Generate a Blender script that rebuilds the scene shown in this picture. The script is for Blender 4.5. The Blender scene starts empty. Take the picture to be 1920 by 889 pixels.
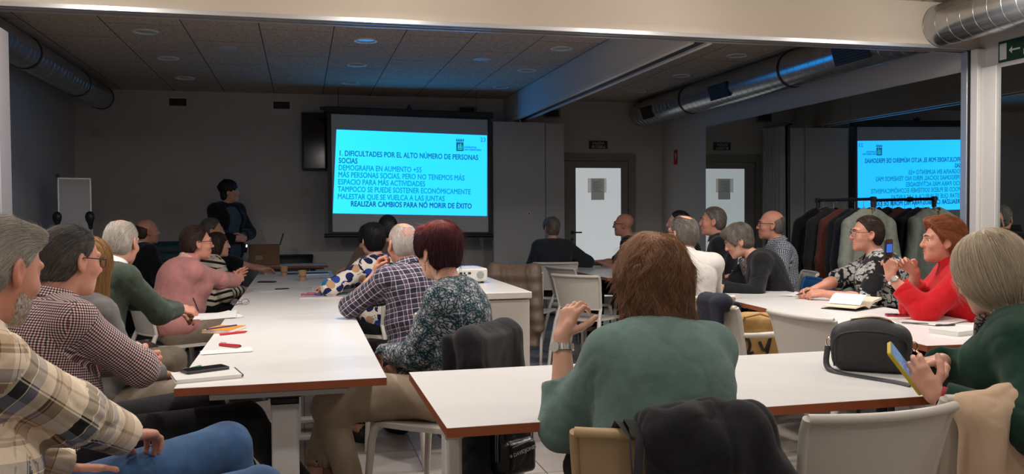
import bpy, bmesh, math, random
import numpy as np
from mathutils import Vector, Matrix

random.seed(7)
rng = np.random.default_rng(7)
C = bpy.context.scene.collection
SC = bpy.context.scene
PI = math.pi

# ------------------------------------------------------------------ camera, world, exposure
H = 1.33                       # eye height of the seated photographer
F_PX = 1611.03
YAW, PITCH, ROLL = .239904, -.0281304, -.0069623


def cam_axes():
    f = Vector((math.sin(YAW) * math.cos(PITCH), math.cos(YAW) * math.cos(PITCH), math.sin(PITCH)))
    r = Vector((math.cos(YAW), -math.sin(YAW), 0))
    u = r.cross(f)
    c, s = math.cos(ROLL), math.sin(ROLL)
    return c * r + s * u, -s * r + c * u, f


cam = bpy.data.cameras.new('camera')
cam.sensor_width = 36
cam.lens = F_PX / 1920 * 36
cam.clip_start = .05
co = bpy.data.objects.new('camera', cam)
C.objects.link(co)
_r, _u, _f = cam_axes()
co.matrix_world = Matrix(((_r.x, _u.x, -_f.x, 0), (_r.y, _u.y, -_f.y, 0), (_r.z, _u.z, -_f.z, H), (0, 0, 0, 1)))
SC.camera = co

w = bpy.data.worlds.new('world')
SC.world = w
w.use_nodes = True
w.node_tree.nodes['Background'].inputs[0].default_value = (.5, .55, .6, 1)
w.node_tree.nodes['Background'].inputs[1].default_value = .02
SC.view_settings.view_transform = 'Standard'
SC.view_settings.look = 'None'
SC.view_settings.exposure = 0
SC.view_settings.gamma = 1
SC.view_settings.use_curve_mapping = False
try:
    SC.cycles.use_denoising = True
    SC.cycles.max_bounces = 8
    SC.cycles.caustics_reflective = False
    SC.cycles.caustics_refractive = False
except Exception:
    pass

LAMP_W = 26.0                  # watts of each lit downlight of the near room
LAMP_C = (1.0, .965, .93)
SCREEN_E = 2.6               # radiance of the projected slide
CZ = 2.86                     # ceiling height
XL, XR = -2.64, 4.95          # side walls
YB = 11.3                     # back wall
YP = 5.45                     # plane of the partition lintel

# downlight columns span both rooms; unseen lit near rows are placed for their light
LAMP_X = (-1.24, .57, 2.37, 4.17)
LAMP_Y_FAR = (7.70, 8.95, 10.20)
LAMP_Y_NEAR = (4.55, 3.2, 1.6, -.3)
LAMP_K = {4.55: (1.15, 2.6), 3.2: (.75, .65), 1.6: (.6, .55), -.3: (.6, .55)}      # relative output of the rows


# ------------------------------------------------------------------ materials
MATS = {}


def nm(name):
    m = bpy.data.materials.new(name)
    m.use_nodes = True
    nt = m.node_tree
    return m, nt, nt.nodes['Principled BSDF']


def N(nt, t, **kw):
    n = nt.nodes.new(t)
    for k, v in kw.items():
        if k.startswith('i_'):
            n.inputs[k[2:].replace('_', ' ')].default_value = v
        else:
            setattr(n, k, v)
    return n


def rgba(c):
    return (c[0], c[1], c[2], 1)


def s2l(r, g, b):
    f = lambda v: (v / 255 / 12.92) if v / 255 <= .04045 else ((v / 255 + .055) / 1.055) ** 2.4
    return (f(r), f(g), f(b))


def ramp(nt, stops, interp='LINEAR'):
    n = nt.nodes.new('ShaderNodeValToRGB')
    n.color_ramp.interpolation = interp
    e = n.color_ramp.elements
    while len(e) < len(stops):
        e.new(.5)
    for i, (p, c) in enumerate(stops):
        e[i].position = p
        e[i].color = rgba(c)
    return n


def mathn(nt, op, a, b=None):
    n = nt.nodes.new('ShaderNodeMath')
    n.operation = op
    for i, v in enumerate((a, b)):
        if v is None:
            continue
        if isinstance(v, (int, float)):
            n.inputs[i].default_value = v
        else:
            nt.links.new(v, n.inputs[i])
    return n.outputs[0]


def mixc(nt, fac, a, b, mode='MIX'):
    n = nt.nodes.new('ShaderNodeMix')
    n.data_type = 'RGBA'
    n.blend_type = mode
    if isinstance(fac, (int, float)):
        n.inputs[0].default_value = fac
    else:
        nt.links.new(fac, n.inputs[0])
    for sck, v in ((n.inputs[6], a), (n.inputs[7], b)):
        if isinstance(v, tuple):
            sck.default_value = rgba(v)
        else:
            nt.links.new(v, sck)
    return n.outputs[2]


def mat(name, col, rough=.5, metal=0, spec=.5, nscale=0, namt=0, bump=0, bscale=200, emit=0, sheen=0, sss=0, alpha=1, trans=0):
    """plain surface with a little procedural mottling and bump"""
    if name in MATS:
        return MATS[name]
    m, nt, b = nm(name)
    b.inputs['Base Color'].default_value = rgba(col)
    b.inputs['Roughness'].default_value = rough
    b.inputs['Metallic'].default_value = metal
    b.inputs['Specular IOR Level'].default_value = spec
    tc = N(nt, 'ShaderNodeTexCoord')
    if nscale:
        no = N(nt, 'ShaderNodeTexNoise', i_Scale=nscale, i_Detail=3.0)
        nt.links.new(tc.outputs['Object'], no.inputs['Vector'])
        lo = tuple(c * (1 - namt) for c in col)
        hi = tuple(min(1, c * (1 + namt)) for c in col)
        r = ramp(nt, [(.3, lo), (.7, hi)])
        nt.links.new(no.outputs['Fac'], r.inputs[0])
        nt.links.new(r.outputs[0], b.inputs['Base Color'])
    if bump:
        no = N(nt, 'ShaderNodeTexNoise', i_Scale=bscale, i_Detail=2.0)
        nt.links.new(tc.outputs['Object'], no.inputs['Vector'])
        bp = N(nt, 'ShaderNodeBump', i_Strength=bump, i_Distance=.003)
        nt.links.new(no.outputs['Fac'], bp.inputs['Height'])
        nt.links.new(bp.outputs[0], b.inputs['Normal'])
    if emit:
        b.inputs['Emission Color'].default_value = rgba(col)
        b.inputs['Emission Strength'].default_value = emit
    if sheen:
        b.inputs['Sheen Weight'].default_value = sheen
        b.inputs['Sheen Roughness'].default_value = .5
    if sss:
        b.inputs['Subsurface Weight'].default_value = sss
        b.inputs['Subsurface Radius'].default_value = (.012, .004, .002)
        b.inputs['Subsurface Scale'].default_value = 1
    if trans:
        b.inputs['Transmission Weight'].default_value = trans
    MATS[name] = m
    return m


def fabric(name, col, var=.12, rough=.9, bs=900, bump=.35, sheen=.15):
    return mat(name, col, rough, spec=.2, nscale=25, namt=var, bump=bump, bscale=bs, sheen=sheen)


def uv_node(nt):
    n = N(nt, 'ShaderNodeUVMap')
    n.uv_map = 'UVMap'
    s = N(nt, 'ShaderNodeSeparateXYZ')
    nt.links.new(n.outputs[0], s.inputs[0])
    return n.outputs[0], s.outputs[0], s.outputs[1]


def cloth_finish(nt, b, colsock, bump=.25, bs=700, rough=.85):
    nt.links.new(colsock, b.inputs['Base Color'])
    b.inputs['Roughness'].default_value = rough
    b.inputs['Specular IOR Level'].default_value = .2
    b.inputs['Sheen Weight'].default_value = .1
    tc = N(nt, 'ShaderNodeTexCoord')
    no = N(nt, 'ShaderNodeTexNoise', i_Scale=bs, i_Detail=2.0)
    nt.links.new(tc.outputs['Object'], no.inputs['Vector'])
    bp = N(nt, 'ShaderNodeBump', i_Strength=bump, i_Distance=.003)
    nt.links.new(no.outputs['Fac'], bp.inputs['Height'])
    nt.links.new(bp.outputs[0], b.inputs['Normal'])


def stripe(nt, coord, period, stops, interp='CONSTANT', off=0):
    f = mathn(nt, 'FRACT', mathn(nt, 'ADD', mathn(nt, 'DIVIDE', coord, period), off))
    r = ramp(nt, stops, interp)
    nt.links.new(f, r.inputs[0])
    return r.outputs[0]


def plaid_mat(name, pu, su, pv, sv, bump=.25):
    """woven check: warp and weft stripes averaged as in a twill"""
    m, nt, b = nm(name)
    _, u, v = uv_node(nt)
    a = stripe(nt, u, pu, su)
    c = stripe(nt, v, pv, sv)
    cloth_finish(nt, b, mixc(nt, .5, a, c), bump)
    return m


def gingham_mat(name, per, c1, c2, base):
    m, nt, b = nm(name)
    _, u, v = uv_node(nt)
    wh = (1, 1, 1)
    a = stripe(nt, u, per * 2, [(0, wh), (.25, c1), (.5, wh), (.75, c2)])
    c = stripe(nt, v, per * 2, [(0, wh), (.25, c1), (.5, wh), (.75, c2)])
    col = mixc(nt, 1.0, mixc(nt, .5, a, c), base, 'MULTIPLY')
    # dark where both threads cross
    col2 = mixc(nt, 1.0, mixc(nt, .5, col, mixc(nt, 1.0, a, c, 'MULTIPLY')), base, 'MULTIPLY')
    cloth_finish(nt, b, col2)
    return m


def floral_mat(name, ground, petals, accent, sc=26):
    m, nt, b = nm(name)
    uv, u, v = uv_node(nt)
    no = N(nt, 'ShaderNodeTexNoise', i_Scale=30.0, i_Detail=2.0)
    nt.links.new(uv, no.inputs['Vector'])
    wv = N(nt, 'ShaderNodeMix', data_type='VECTOR')
    wv.inputs[0].default_value = .025
    nt.links.new(uv, wv.inputs[4])
    nt.links.new(no.outputs['Color'], wv.inputs[5])
    vo = N(nt, 'ShaderNodeTexVoronoi', i_Scale=float(sc))
    vo.voronoi_dimensions = '2D'
    nt.links.new(wv.outputs[1], vo.inputs['Vector'])
    vo2 = N(nt, 'ShaderNodeTexVoronoi', i_Scale=float(sc * 2.6))
    vo2.voronoi_dimensions = '2D'
    vo2.feature = 'DISTANCE_TO_EDGE'
    nt.links.new(wv.outputs[1], vo2.inputs['Vector'])
    # petals: small cells with dark outlines, only around flower centres
    r1 = ramp(nt, [(0, ground), (.10, ground), (.16, petals), (1, petals)])
    nt.links.new(vo2.outputs['Distance'], r1.inputs[0])
    f = ramp(nt, [(0, (1, 1, 1)), (.42, (1, 1, 1)), (.50, (0, 0, 0)), (1, (0, 0, 0))])
    nt.links.new(vo.outputs['Distance'], f.inputs[0])
    c1 = mixc(nt, f.outputs[0], ground, r1.outputs[0])
    f2 = ramp(nt, [(0, (1, 1, 1)), (.09, (1, 1, 1)), (.12, (0, 0, 0)), (1, (0, 0, 0))])
    nt.links.new(vo.outputs['Distance'], f2.inputs[0])
    c2 = mixc(nt, f2.outputs[0], c1, accent)
    # leaf stems
    vo3 = N(nt, 'ShaderNodeTexVoronoi', i_Scale=float(sc * 4))
    vo3.voronoi_dimensions = '2D'
    nt.links.new(uv, vo3.inputs['Vector'])
    f3 = ramp(nt, [(0, (1, 1, 1)), (.25, (1, 1, 1)), (.32, (0, 0, 0)), (1, (0, 0, 0))])
    nt.links.new(vo3.outputs['Distance'], f3.inputs[0])
    inv = mathn(nt, 'SUBTRACT', 1.0, f.outputs[0])
    c3 = mixc(nt, mathn(nt, 'MULTIPLY', mathn(nt, 'MULTIPLY', f3.outputs[0], inv), .6), c2, petals)
    cloth_finish(nt, b, c3, .15)
    return m


def dots_mat(name, base, cols, sc=15):
    m, nt, b = nm(name)
    uv, u, v = uv_node(nt)
    vo = N(nt, 'ShaderNodeTexVoronoi', i_Scale=float(sc), i_Randomness=.75)
    vo.voronoi_dimensions = '2D'
    nt.links.new(uv, vo.inputs['Vector'])
    sp = N(nt, 'ShaderNodeSeparateColor')
    nt.links.new(vo.outputs['Color'], sp.inputs[0])
    st = [(i / len(cols), c) for i, c in enumerate(cols)]
    rc = ramp(nt, st, 'CONSTANT')
    nt.links.new(sp.outputs[0], rc.inputs[0])
    f = ramp(nt, [(0, (1, 1, 1)), (.44, (1, 1, 1)), (.47, (0, 0, 0)), (1, (0, 0, 0))])
    nt.links.new(vo.outputs['Distance'], f.inputs[0])
    cloth_finish(nt, b, mixc(nt, f.outputs[0], base, rc.outputs[0]), .1)
    return m


def lace_mat(name, dark, light):
    """black knit with white embroidered bands"""
    m, nt, b = nm(name)
    uv, u, v = uv_node(nt)
    vo = N(nt, 'ShaderNodeTexVoronoi', i_Scale=40.0, i_Randomness=.8)
    vo.voronoi_dimensions = '2D'
    nt.links.new(uv, vo.inputs['Vector'])
    ring = ramp(nt, [(0, light), (.12, dark), (.2, light), (.34, dark), (.42, light), (.5, dark)], 'CONSTANT')
    nt.links.new(vo.outputs['Distance'], ring.inputs[0])
    no = N(nt, 'ShaderNodeTexNoise', i_Scale=9.0, i_Detail=2.0)
    nt.links.new(uv, no.inputs['Vector'])
    f = ramp(nt, [(0, (0, 0, 0)), (.47, (0, 0, 0)), (.5, (1, 1, 1))])
    nt.links.new(no.outputs['Fac'], f.inputs[0])
    cloth_finish(nt, b, mixc(nt, f.outputs[0], dark, ring.outputs[0]), .15)
    return m


def stripes_mat(name, base, col, per):
    m, nt, b = nm(name)
    _, u, v = uv_node(nt)
    cloth_finish(nt, b, stripe(nt, v, per, [(0, base), (.6, col)]))
    return m


def denim_mat(name, col):
    m, nt, b = nm(name)
    _, u, v = uv_node(nt)
    tc = N(nt, 'ShaderNodeTexCoord')
    n1 = N(nt, 'ShaderNodeTexNoise', i_Scale=9.0, i_Detail=4.0)
    nt.links.new(tc.outputs['Object'], n1.inputs['Vector'])
    n2 = N(nt, 'ShaderNodeTexNoise', i_Scale=500.0)
    nt.links.new(tc.outputs['Object'], n2.inputs['Vector'])
    r = ramp(nt, [(.3, tuple(c * .7 for c in col)), (.7, tuple(c * 1.45 for c in col))])
    nt.links.new(n1.outputs['Fac'], r.inputs[0])
    r2 = ramp(nt, [(.3, (.75, .75, .75)), (.7, (1.2, 1.2, 1.2))])
    nt.links.new(n2.outputs['Fac'], r2.inputs[0])
    cloth_finish(nt, b, mixc(nt, 1.0, r.outputs[0], r2.outputs[0], 'MULTIPLY'), .4)
    return m


def skin_mat(name, col):
    if name in MATS:
        return MATS[name]
    m, nt, b = nm(name)
    tc = N(nt, 'ShaderNodeTexCoord')
    n1 = N(nt, 'ShaderNodeTexNoise', i_Scale=18.0, i_Detail=4.0)
    nt.links.new(tc.outputs['Object'], n1.inputs['Vector'])
    r = ramp(nt, [(.3, (col[0] * .93, col[1] * .82, col[2] * .78)), (.7, col)])
    nt.links.new(n1.outputs['Fac'], r.inputs[0])
    at = N(nt, 'ShaderNodeAttribute')
    at.attribute_name = 'blush'
    nt.links.new(mixc(nt, at.outputs['Fac'], r.outputs[0], (col[0] * .78, col[1] * .42, col[2] * .36)), b.inputs['Base Color'])
    b.inputs['Roughness'].default_value = .48
    b.inputs['Specular IOR Level'].default_value = .35
    b.inputs['Subsurface Weight'].default_value = .12
    b.inputs['Subsurface Radius'].default_value = (.010, .004, .002)
    b.inputs['Subsurface Scale'].default_value = 1
    n2 = N(nt, 'ShaderNodeTexNoise', i_Scale=260.0)
    nt.links.new(tc.outputs['Object'], n2.inputs['Vector'])
    bp = N(nt, 'ShaderNodeBump', i_Strength=.12, i_Distance=.002)
    nt.links.new(n2.outputs['Fac'], bp.inputs['Height'])
    nt.links.new(bp.outputs[0], b.inputs['Normal'])
    MATS[name] = m
    return m


def hair_mat(name, c1, c2, c3):
    """root-to-tip strands: each strand carries its own value 'hv'"""
    m, nt, b = nm(name)
    at = N(nt, 'ShaderNodeAttribute')
    at.attribute_name = 'hv'
    r = ramp(nt, [(0, c1), (.5, c2), (1, c3)])
    nt.links.new(at.outputs['Fac'], r.inputs[0])
    nt.links.new(r.outputs[0], b.inputs['Base Color'])
    b.inputs['Roughness'].default_value = .55
    b.inputs['Specular IOR Level'].default_value = .35
    return m


# ------------------------------------------------------------------ mesh helpers
def spl(pts, n=6):
    """smooth curve through points (Catmull-Rom)"""
    p = [np.array(q, float) for q in pts]
    p = [2 * p[0] - p[1]] + p + [2 * p[-1] - p[-2]]
    out = []
    for i in range(1, len(p) - 2):
        a, b, c, d = p[i - 1:i + 3]
        for k in range(n):
            t = k / n
            out.append(tuple(.5 * (2 * b + (c - a) * t + (2 * a - 5 * b + 4 * c - d) * t * t + (3 * b - a - 3 * c + d) * t ** 3)))
    out.append(tuple(p[-2]))
    return out


def link_mesh(name, verts, faces, material=None, parent=None, smooth=False, mats=None, midx=None):
    me = bpy.data.meshes.new(name)
    if isinstance(verts, np.ndarray) and isinstance(faces, np.ndarray):
        nv, nf = len(verts), len(faces)
        k = faces.shape[1] if nf else 4
        me.vertices.add(nv)
        me.vertices.foreach_set('co', np.ascontiguousarray(verts, dtype=np.float32).ravel())
        me.loops.add(nf * k)
        me.loops.foreach_set('vertex_index', np.ascontiguousarray(faces, dtype=np.int32).ravel())
        me.polygons.add(nf)
        me.polygons.foreach_set('loop_start', np.arange(0, nf * k, k, dtype=np.int32))
        me.polygons.foreach_set('loop_total', np.full(nf, k, dtype=np.int32))
        me.update(calc_edges=True)
        me.validate()
    else:
        me.from_pydata([tuple(v) for v in verts], [], [tuple(f) for f in faces])
        me.update()
    if smooth:
        me.polygons.foreach_set('use_smooth', np.ones(len(me.polygons), dtype=bool))
    for mm in (mats or ([material] if material else [])):
        me.materials.append(mm)
    if midx is not None:
        me.polygons.foreach_set('material_index', np.asarray(midx, dtype=np.int32))
    o = bpy.data.objects.new(name, me)
    C.objects.link(o)
    if parent:
        o.parent = parent
    return o


def tag(o, label=None, cat=None, group=None, kind=None):
    if label:
        o['label'] = label
    if cat:
        o['category'] = cat
    if group:
        o['group'] = group
    if kind:
        o['kind'] = kind
    return o


def empty(name, loc, rz=0, label=None, cat=None, group=None):
    o = bpy.data.objects.new(name, None)
    o.empty_display_size = .1
    C.objects.link(o)
    o.location = loc
    o.rotation_euler = (0, 0, rz)
    return tag(o, label, cat, group)


class MB:
    """collects boxes, tubes, sheets and lathes and links them as ONE mesh"""

    def __init__(s):
        s.v, s.f, s.mi = [], [], []
        s.cur = 0

    def add(s, vs, fs):
        n = len(s.v)
        s.v += [tuple(v) for v in vs]
        s.f += [tuple(i + n for i in f) for f in fs]
        s.mi += [s.cur] * len(fs)
        return s

    def box(s, c, d, rot=None):
        x, y, z = d[0] / 2, d[1] / 2, d[2] / 2
        vs = [Vector((a * x, b * y, e * z)) for a in (-1, 1) for b in (-1, 1) for e in (-1, 1)]
        if rot is not None:
            vs = [rot @ v for v in vs]
        c = Vector(c)
        return s.add([v + c for v in vs], [(0, 1, 3, 2), (4, 6, 7, 5), (0, 4, 5, 1), (2, 3, 7, 6), (0, 2, 6, 4), (1, 5, 7, 3)])

    def b2(s, lo, hi):
        return s.box([(a + b) / 2 for a, b in zip(lo, hi)], [abs(b - a) for a, b in zip(lo, hi)])

    def tube(s, pts, r, n=10, cap=True, closed=False, flat=1.0, up=None):
        pts = [Vector(p) for p in pts]
        m = len(pts)
        rs = r if isinstance(r, (list, tuple)) else [r] * m
        vs, prev = [], None
        for i, p in enumerate(pts):
            if closed:
                t = (pts[(i + 1) % m] - pts[i - 1]).normalized()
            else:
                t = (pts[min(i + 1, m - 1)] - pts[max(i - 1, 0)]).normalized()
            if prev is None:
                a = Vector(up) if up else (Vector((0, 0, 1)) if abs(t.z) < .9 else Vector((1, 0, 0)))
                x = (a - t * a.dot(t)).normalized()
            else:
                x = (prev - t * prev.dot(t)).normalized()
            prev = x
            y = t.cross(x)
            for k in range(n):
                an = 2 * PI * k / n
                vs.append(p + (x * math.cos(an) * flat + y * math.sin(an)) * rs[i])
        fs = []
        for i in range(m if closed else m - 1):
            for k in range(n):
                a, b = i * n + k, i * n + (k + 1) % n
                c, d = ((i + 1) % m) * n + (k + 1) % n, ((i + 1) % m) * n + k
                fs.append((a, b, c, d))
        if cap and not closed:
            fs.append(tuple(range(n - 1, -1, -1)))
            fs.append(tuple((m - 1) * n + k for k in range(n)))
        return s.add(vs, fs)

    def lathe(s, prof, n=24, c=(0, 0, 0), cap=True):
        """(radius, z) profile turned about a vertical axis"""
        vs, fs = [], []
        for r, z in prof:
            for k in range(n):
                a = 2 * PI * k / n
                vs.append((c[0] + r * math.cos(a), c[1] + r * math.sin(a), c[2] + z))
        for i in range(len(prof) - 1):
            for k in range(n):
                fs.append((i * n + k, i * n + (k + 1) % n, (i + 1) * n + (k + 1) % n, (i + 1) * n + k))
        if cap:
            fs.append(tuple(range(n - 1, -1, -1)))
            fs.append(tuple((len(prof) - 1) * n + k for k in range(n)))
        return s.add(vs, fs)

    def sheet(s, fn, nu, nv, th):
        """closed thick sheet from fn(u,v)->point, u,v in 0..1"""
        g = np.array([[fn(i / nu, j / nv) for j in range(nv + 1)] for i in range(nu + 1)], float)
        du = np.gradient(g, axis=0)
        dv = np.gradient(g, axis=1)
        nn = np.cross(du, dv)
        nn /= np.linalg.norm(nn, axis=2, keepdims=True) + 1e-12
        a, b = g + nn * th / 2, g - nn * th / 2
        K = (nu + 1) * (nv + 1)
        vs = list(a.reshape(-1, 3)) + list(b.reshape(-1, 3))
        ix = lambda i, j: i * (nv + 1) + j
        fs = []
        for i in range(nu):
            for j in range(nv):
                q = (ix(i, j), ix(i + 1, j), ix(i + 1, j + 1), ix(i, j + 1))
                fs.append(q)
                fs.append(tuple(K + t for t in reversed(q)))
        ring = [(i, 0) for i in range(nu)] + [(nu, j) for j in range(nv)] + [(i, nv) for i in range(nu, 0, -1)] + [(0, j) for j in range(nv, 0, -1)]
        for k in range(len(ring)):
            p, q = ix(*ring[k]), ix(*ring[(k + 1) % len(ring)])
            fs.append((q, p, K + p, K + q))
        return s.add(vs, fs)

    def prism(s, poly, z0, z1):
        n = len(poly)
        vs = [(x, y, z0) for x, y in poly] + [(x, y, z1) for x, y in poly]
        fs = [tuple(range(n - 1, -1, -1)), tuple(range(n, 2 * n))]
        fs += [(i, (i + 1) % n, n + (i + 1) % n, n + i) for i in range(n)]
        return s.add(vs, fs)

    def build(s, name, material, parent=None, bevel=0, smooth=True, seg=2, ang=35, mats=None, sub=0):
        o = link_mesh(name, s.v, s.f, material, parent, mats=mats, midx=s.mi if mats else None)
        if smooth:
            o.data.polygons.foreach_set('use_smooth', np.ones(len(o.data.polygons), dtype=bool))
            try:
                o.data.set_sharp_from_angle(angle=math.radians(ang))
            except Exception:
                pass
        if bevel:
            b = o.modifiers.new('bevel', 'BEVEL')
            b.width = bevel
            b.segments = seg
            b.limit_method = 'ANGLE'
            b.angle_limit = math.radians(40)
            b.harden_normals = False
        if sub:
            q = o.modifiers.new('sub', 'SUBSURF')
            q.levels = q.render_levels = sub
        return o


def copy_tree(o, parent=None):
    c = o.copy()
    C.objects.link(c)
    if parent:
        c.parent = parent
    for ch in list(o.children):
        copy_tree(ch, c)
    return c


def rrect(wd, ht, r, n=5):
    """rounded rectangle outline"""
    out = []
    for cx, cy, a0 in ((wd / 2 - r, ht / 2 - r, 0), (-wd / 2 + r, ht / 2 - r, 90), (-wd / 2 + r, -ht / 2 + r, 180), (wd / 2 - r, -ht / 2 + r, 270)):
        for k in range(n + 1):
            a = math.radians(a0 + 90 * k / n)
            out.append((cx + r * math.cos(a), cy + r * math.sin(a)))
    return out


def text_obj(name, body, size, material, parent=None, align='LEFT', bold=0.0, spacing=1.0, heavy=0):
    """lettering as real mesh"""
    cu = bpy.data.curves.new(name, 'FONT')
    cu.body = body
    cu.size = size
    cu.align_x = align
    cu.offset = bold
    cu.extrude = .0004
    cu.resolution_u = 3
    cu.space_character = spacing
    tmp = bpy.data.objects.new(name + '_curve', cu)
    C.objects.link(tmp)
    dg = bpy.context.evaluated_depsgraph_get()
    me = bpy.data.meshes.new_from_object(tmp.evaluated_get(dg))
    if heavy:                      # heavier strokes: the outline repeated a hair's breadth around itself
        V0 = [v.co.copy() for v in me.vertices]
        F0 = [tuple(p.vertices) for p in me.polygons]
        vs, fs = [], []
        for k, (ax, ay) in enumerate(((-1, 0), (1, 0), (0, -.8), (0, .8), (-.7, .6), (.7, .6), (-.7, -.6), (.7, -.6))):
            fs += [tuple(i + len(vs) for i in f) for f in F0]
            vs += [(v.x + ax * heavy, v.y + ay * heavy, v.z + k * .00002) for v in V0]
        bpy.data.meshes.remove(me)
        me = bpy.data.meshes.new(name)
        me.from_pydata(vs, [], fs)
        me.update()
    bpy.data.objects.remove(tmp)
    bpy.data.curves.remove(cu)
    me.name = name
    me.materials.clear()
    me.materials.append(material)
    o = bpy.data.objects.new(name, me)
    C.objects.link(o)
    if parent:
        o.parent = parent
    return o


# ------------------------------------------------------------------ implicit surfaces (people, garments, hair, soft bags)
def vn(*a):
    return np.array(a, float)


def unit(v):
    v = np.asarray(v, float)
    return v / (np.linalg.norm(v) + 1e-12)


def noise3(P, seed=0):
    """smooth value noise 0..1 at points (n,3)"""
    P = np.asarray(P, float)
    i = np.floor(P).astype(np.int64)
    f = P - i
    u = f * f * (3 - 2 * f)

    def hsh(x, y, z):
        n = (x * 73856093) ^ (y * 19349663) ^ (z * 83492791) ^ (seed * 2654435)
        n = (n ^ (n >> 13)) * 1274126177
        return ((n ^ (n >> 16)) & 0xffff) / 65535.0
    r = 0
    for dx in (0, 1):
        for dy in (0, 1):
            for dz in (0, 1):
                wgt = (u[:, 0] if dx else 1 - u[:, 0]) * (u[:, 1] if dy else 1 - u[:, 1]) * (u[:, 2] if dz else 1 - u[:, 2])
                r = r + wgt * hsh(i[:, 0] + dx, i[:, 1] + dy, i[:, 2] + dz)
    return r


class Sdf:
    def __init__(s):
        s.p = []

    def cap(s, a, b, r1, r2=None, k=.01, op='u', flat=None):
        """tapered capsule; flat=(axis, ratio) squeezes it along an axis"""
        a, b = np.array(a, float), np.array(b, float)
        r2 = r1 if r2 is None else r2
        ab = b - a
        L = max(ab @ ab, 1e-9)
        rm = max(r1, r2)

        def fn(x, y, z):
            px, py, pz = x - a[0], y - a[1], z - a[2]
            t = np.clip((px * ab[0] + py * ab[1] + pz * ab[2]) / L, 0, 1)
            qx, qy, qz = px - t * ab[0], py - t * ab[1], pz - t * ab[2]
            if flat is None:
                return np.sqrt(qx * qx + qy * qy + qz * qz) - (r1 + (r2 - r1) * t)
            n, q = flat
            dn = qx * n[0] + qy * n[1] + qz * n[2]
            sq = qx * qx + qy * qy + qz * qz - dn * dn
            return (np.sqrt(np.maximum(sq, 0) + (dn / q) ** 2) - (r1 + (r2 - r1) * t)) * min(1, (q + 1) / 2)
        s.p.append((fn, np.minimum(a, b) - rm, np.maximum(a, b) + rm, k, op))
        return s

    def ell(s, c, r, R=None, k=.01, op='u'):
        c, r = np.array(c, float), np.array(r, float)
        R = np.eye(3) if R is None else np.asarray(R, float)
        ext = np.sqrt(((R * r) ** 2).sum(1))

        def fn(x, y, z):
            px, py, pz = x - c[0], y - c[1], z - c[2]
            l = [px * R[0, j] + py * R[1, j] + pz * R[2, j] for j in range(3)]
            k0 = np.sqrt((l[0] / r[0]) ** 2 + (l[1] / r[1]) ** 2 + (l[2] / r[2]) ** 2)
            k1 = np.sqrt((l[0] / r[0] ** 2) ** 2 + (l[1] / r[1] ** 2) ** 2 + (l[2] / r[2] ** 2) ** 2)
            return k0 * (k0 - 1) / (k1 + 1e-9)
        s.p.append((fn, c - ext, c + ext, k, op))
        return s

    def rbox(s, c, h, rad, R=None, k=.01, op='u'):
        c, h = np.array(c, float), np.array(h, float)
        R = np.eye(3) if R is None else np.asarray(R, float)
        ext = (np.abs(R) * h).sum(1)

        def fn(x, y, z):
            px, py, pz = x - c[0], y - c[1], z - c[2]
            q = [np.abs(px * R[0, j] + py * R[1, j] + pz * R[2, j]) - (h[j] - rad) for j in range(3)]
            o = np.sqrt(sum(np.maximum(t, 0) ** 2 for t in q))
            return o + np.minimum(np.maximum(q[0], np.maximum(q[1], q[2])), 0) - rad
        s.p.append((fn, c - ext, c + ext, k, op))
        return s

    def plane(s, n, q, k=.004):
        """removes everything on the side n points to"""
        n, q = unit(n), np.array(q, float)
        s.p.append((lambda x, y, z: -((x - q[0]) * n[0] + (y - q[1]) * n[1] + (z - q[2]) * n[2]), None, None, k, 's'))
        return s

    @staticmethod
    def comb(D, d, k, op):
        if op == 'u':
            h = np.maximum(k - np.abs(D - d), 0) / k
            return np.minimum(D, d) - h * h * k * .25
        d = -d
        h = np.maximum(k - np.abs(D - d), 0) / k
        return np.maximum(D, d) + h * h * k * .25

    def grid(s, xs, ys, zs):
        D = np.full((len(xs), len(ys), len(zs)), .2, np.float32)
        for fn, lo, hi, k, op in s.p:
            if lo is None:
                sl = (slice(None),) * 3
            else:
                m = k + .03
                sl = tuple(slice(max(0, np.searchsorted(ax, lo[i] - m) - 1), np.searchsorted(ax, hi[i] + m) + 1) for i, ax in enumerate((xs, ys, zs)))
            x, y, z = xs[sl[0]][:, None, None], ys[sl[1]][None, :, None], zs[sl[2]][None, None, :]
            if 0 in (x.size, y.size, z.size):
                continue
            D[sl] = s.comb(D[sl], fn(x, y, z), k, op)
        return D

    def at(s, P):
        D = np.full(len(P), .2)
        for fn, lo, hi, k, op in s.p:
            D = s.comb(D, fn(P[:, 0], P[:, 1], P[:, 2]), k, op)
        return D

    def grad(s, P, e=.002):
        g = np.stack([s.at(P + d) - s.at(P - d) for d in np.eye(3) * e], 1)
        return g / (np.linalg.norm(g, axis=1, keepdims=True) + 1e-9)

    def bounds(s):
        lo = np.min([p[1] for p in s.p if p[1] is not None and p[4] == 'u'], axis=0)
        hi = np.max([p[2] for p in s.p if p[1] is not None and p[4] == 'u'], axis=0)
        return lo, hi

    def mesh(s, h, fine=None, boxes=()):
        lo, hi = s.bounds()
        lo, hi = lo - .03, hi + .03
        axs = []
        for i in range(3):
            t, out = lo[i], []
            while t < hi[i]:
                out.append(t)
                f = any(b[0][i] - .01 <= t <= b[1][i] + .01 for b in boxes)
                t += fine if (f and fine) else h
            axs.append(np.array(out + [t]))
        return nets(s.grid(*axs), *axs)


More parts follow.
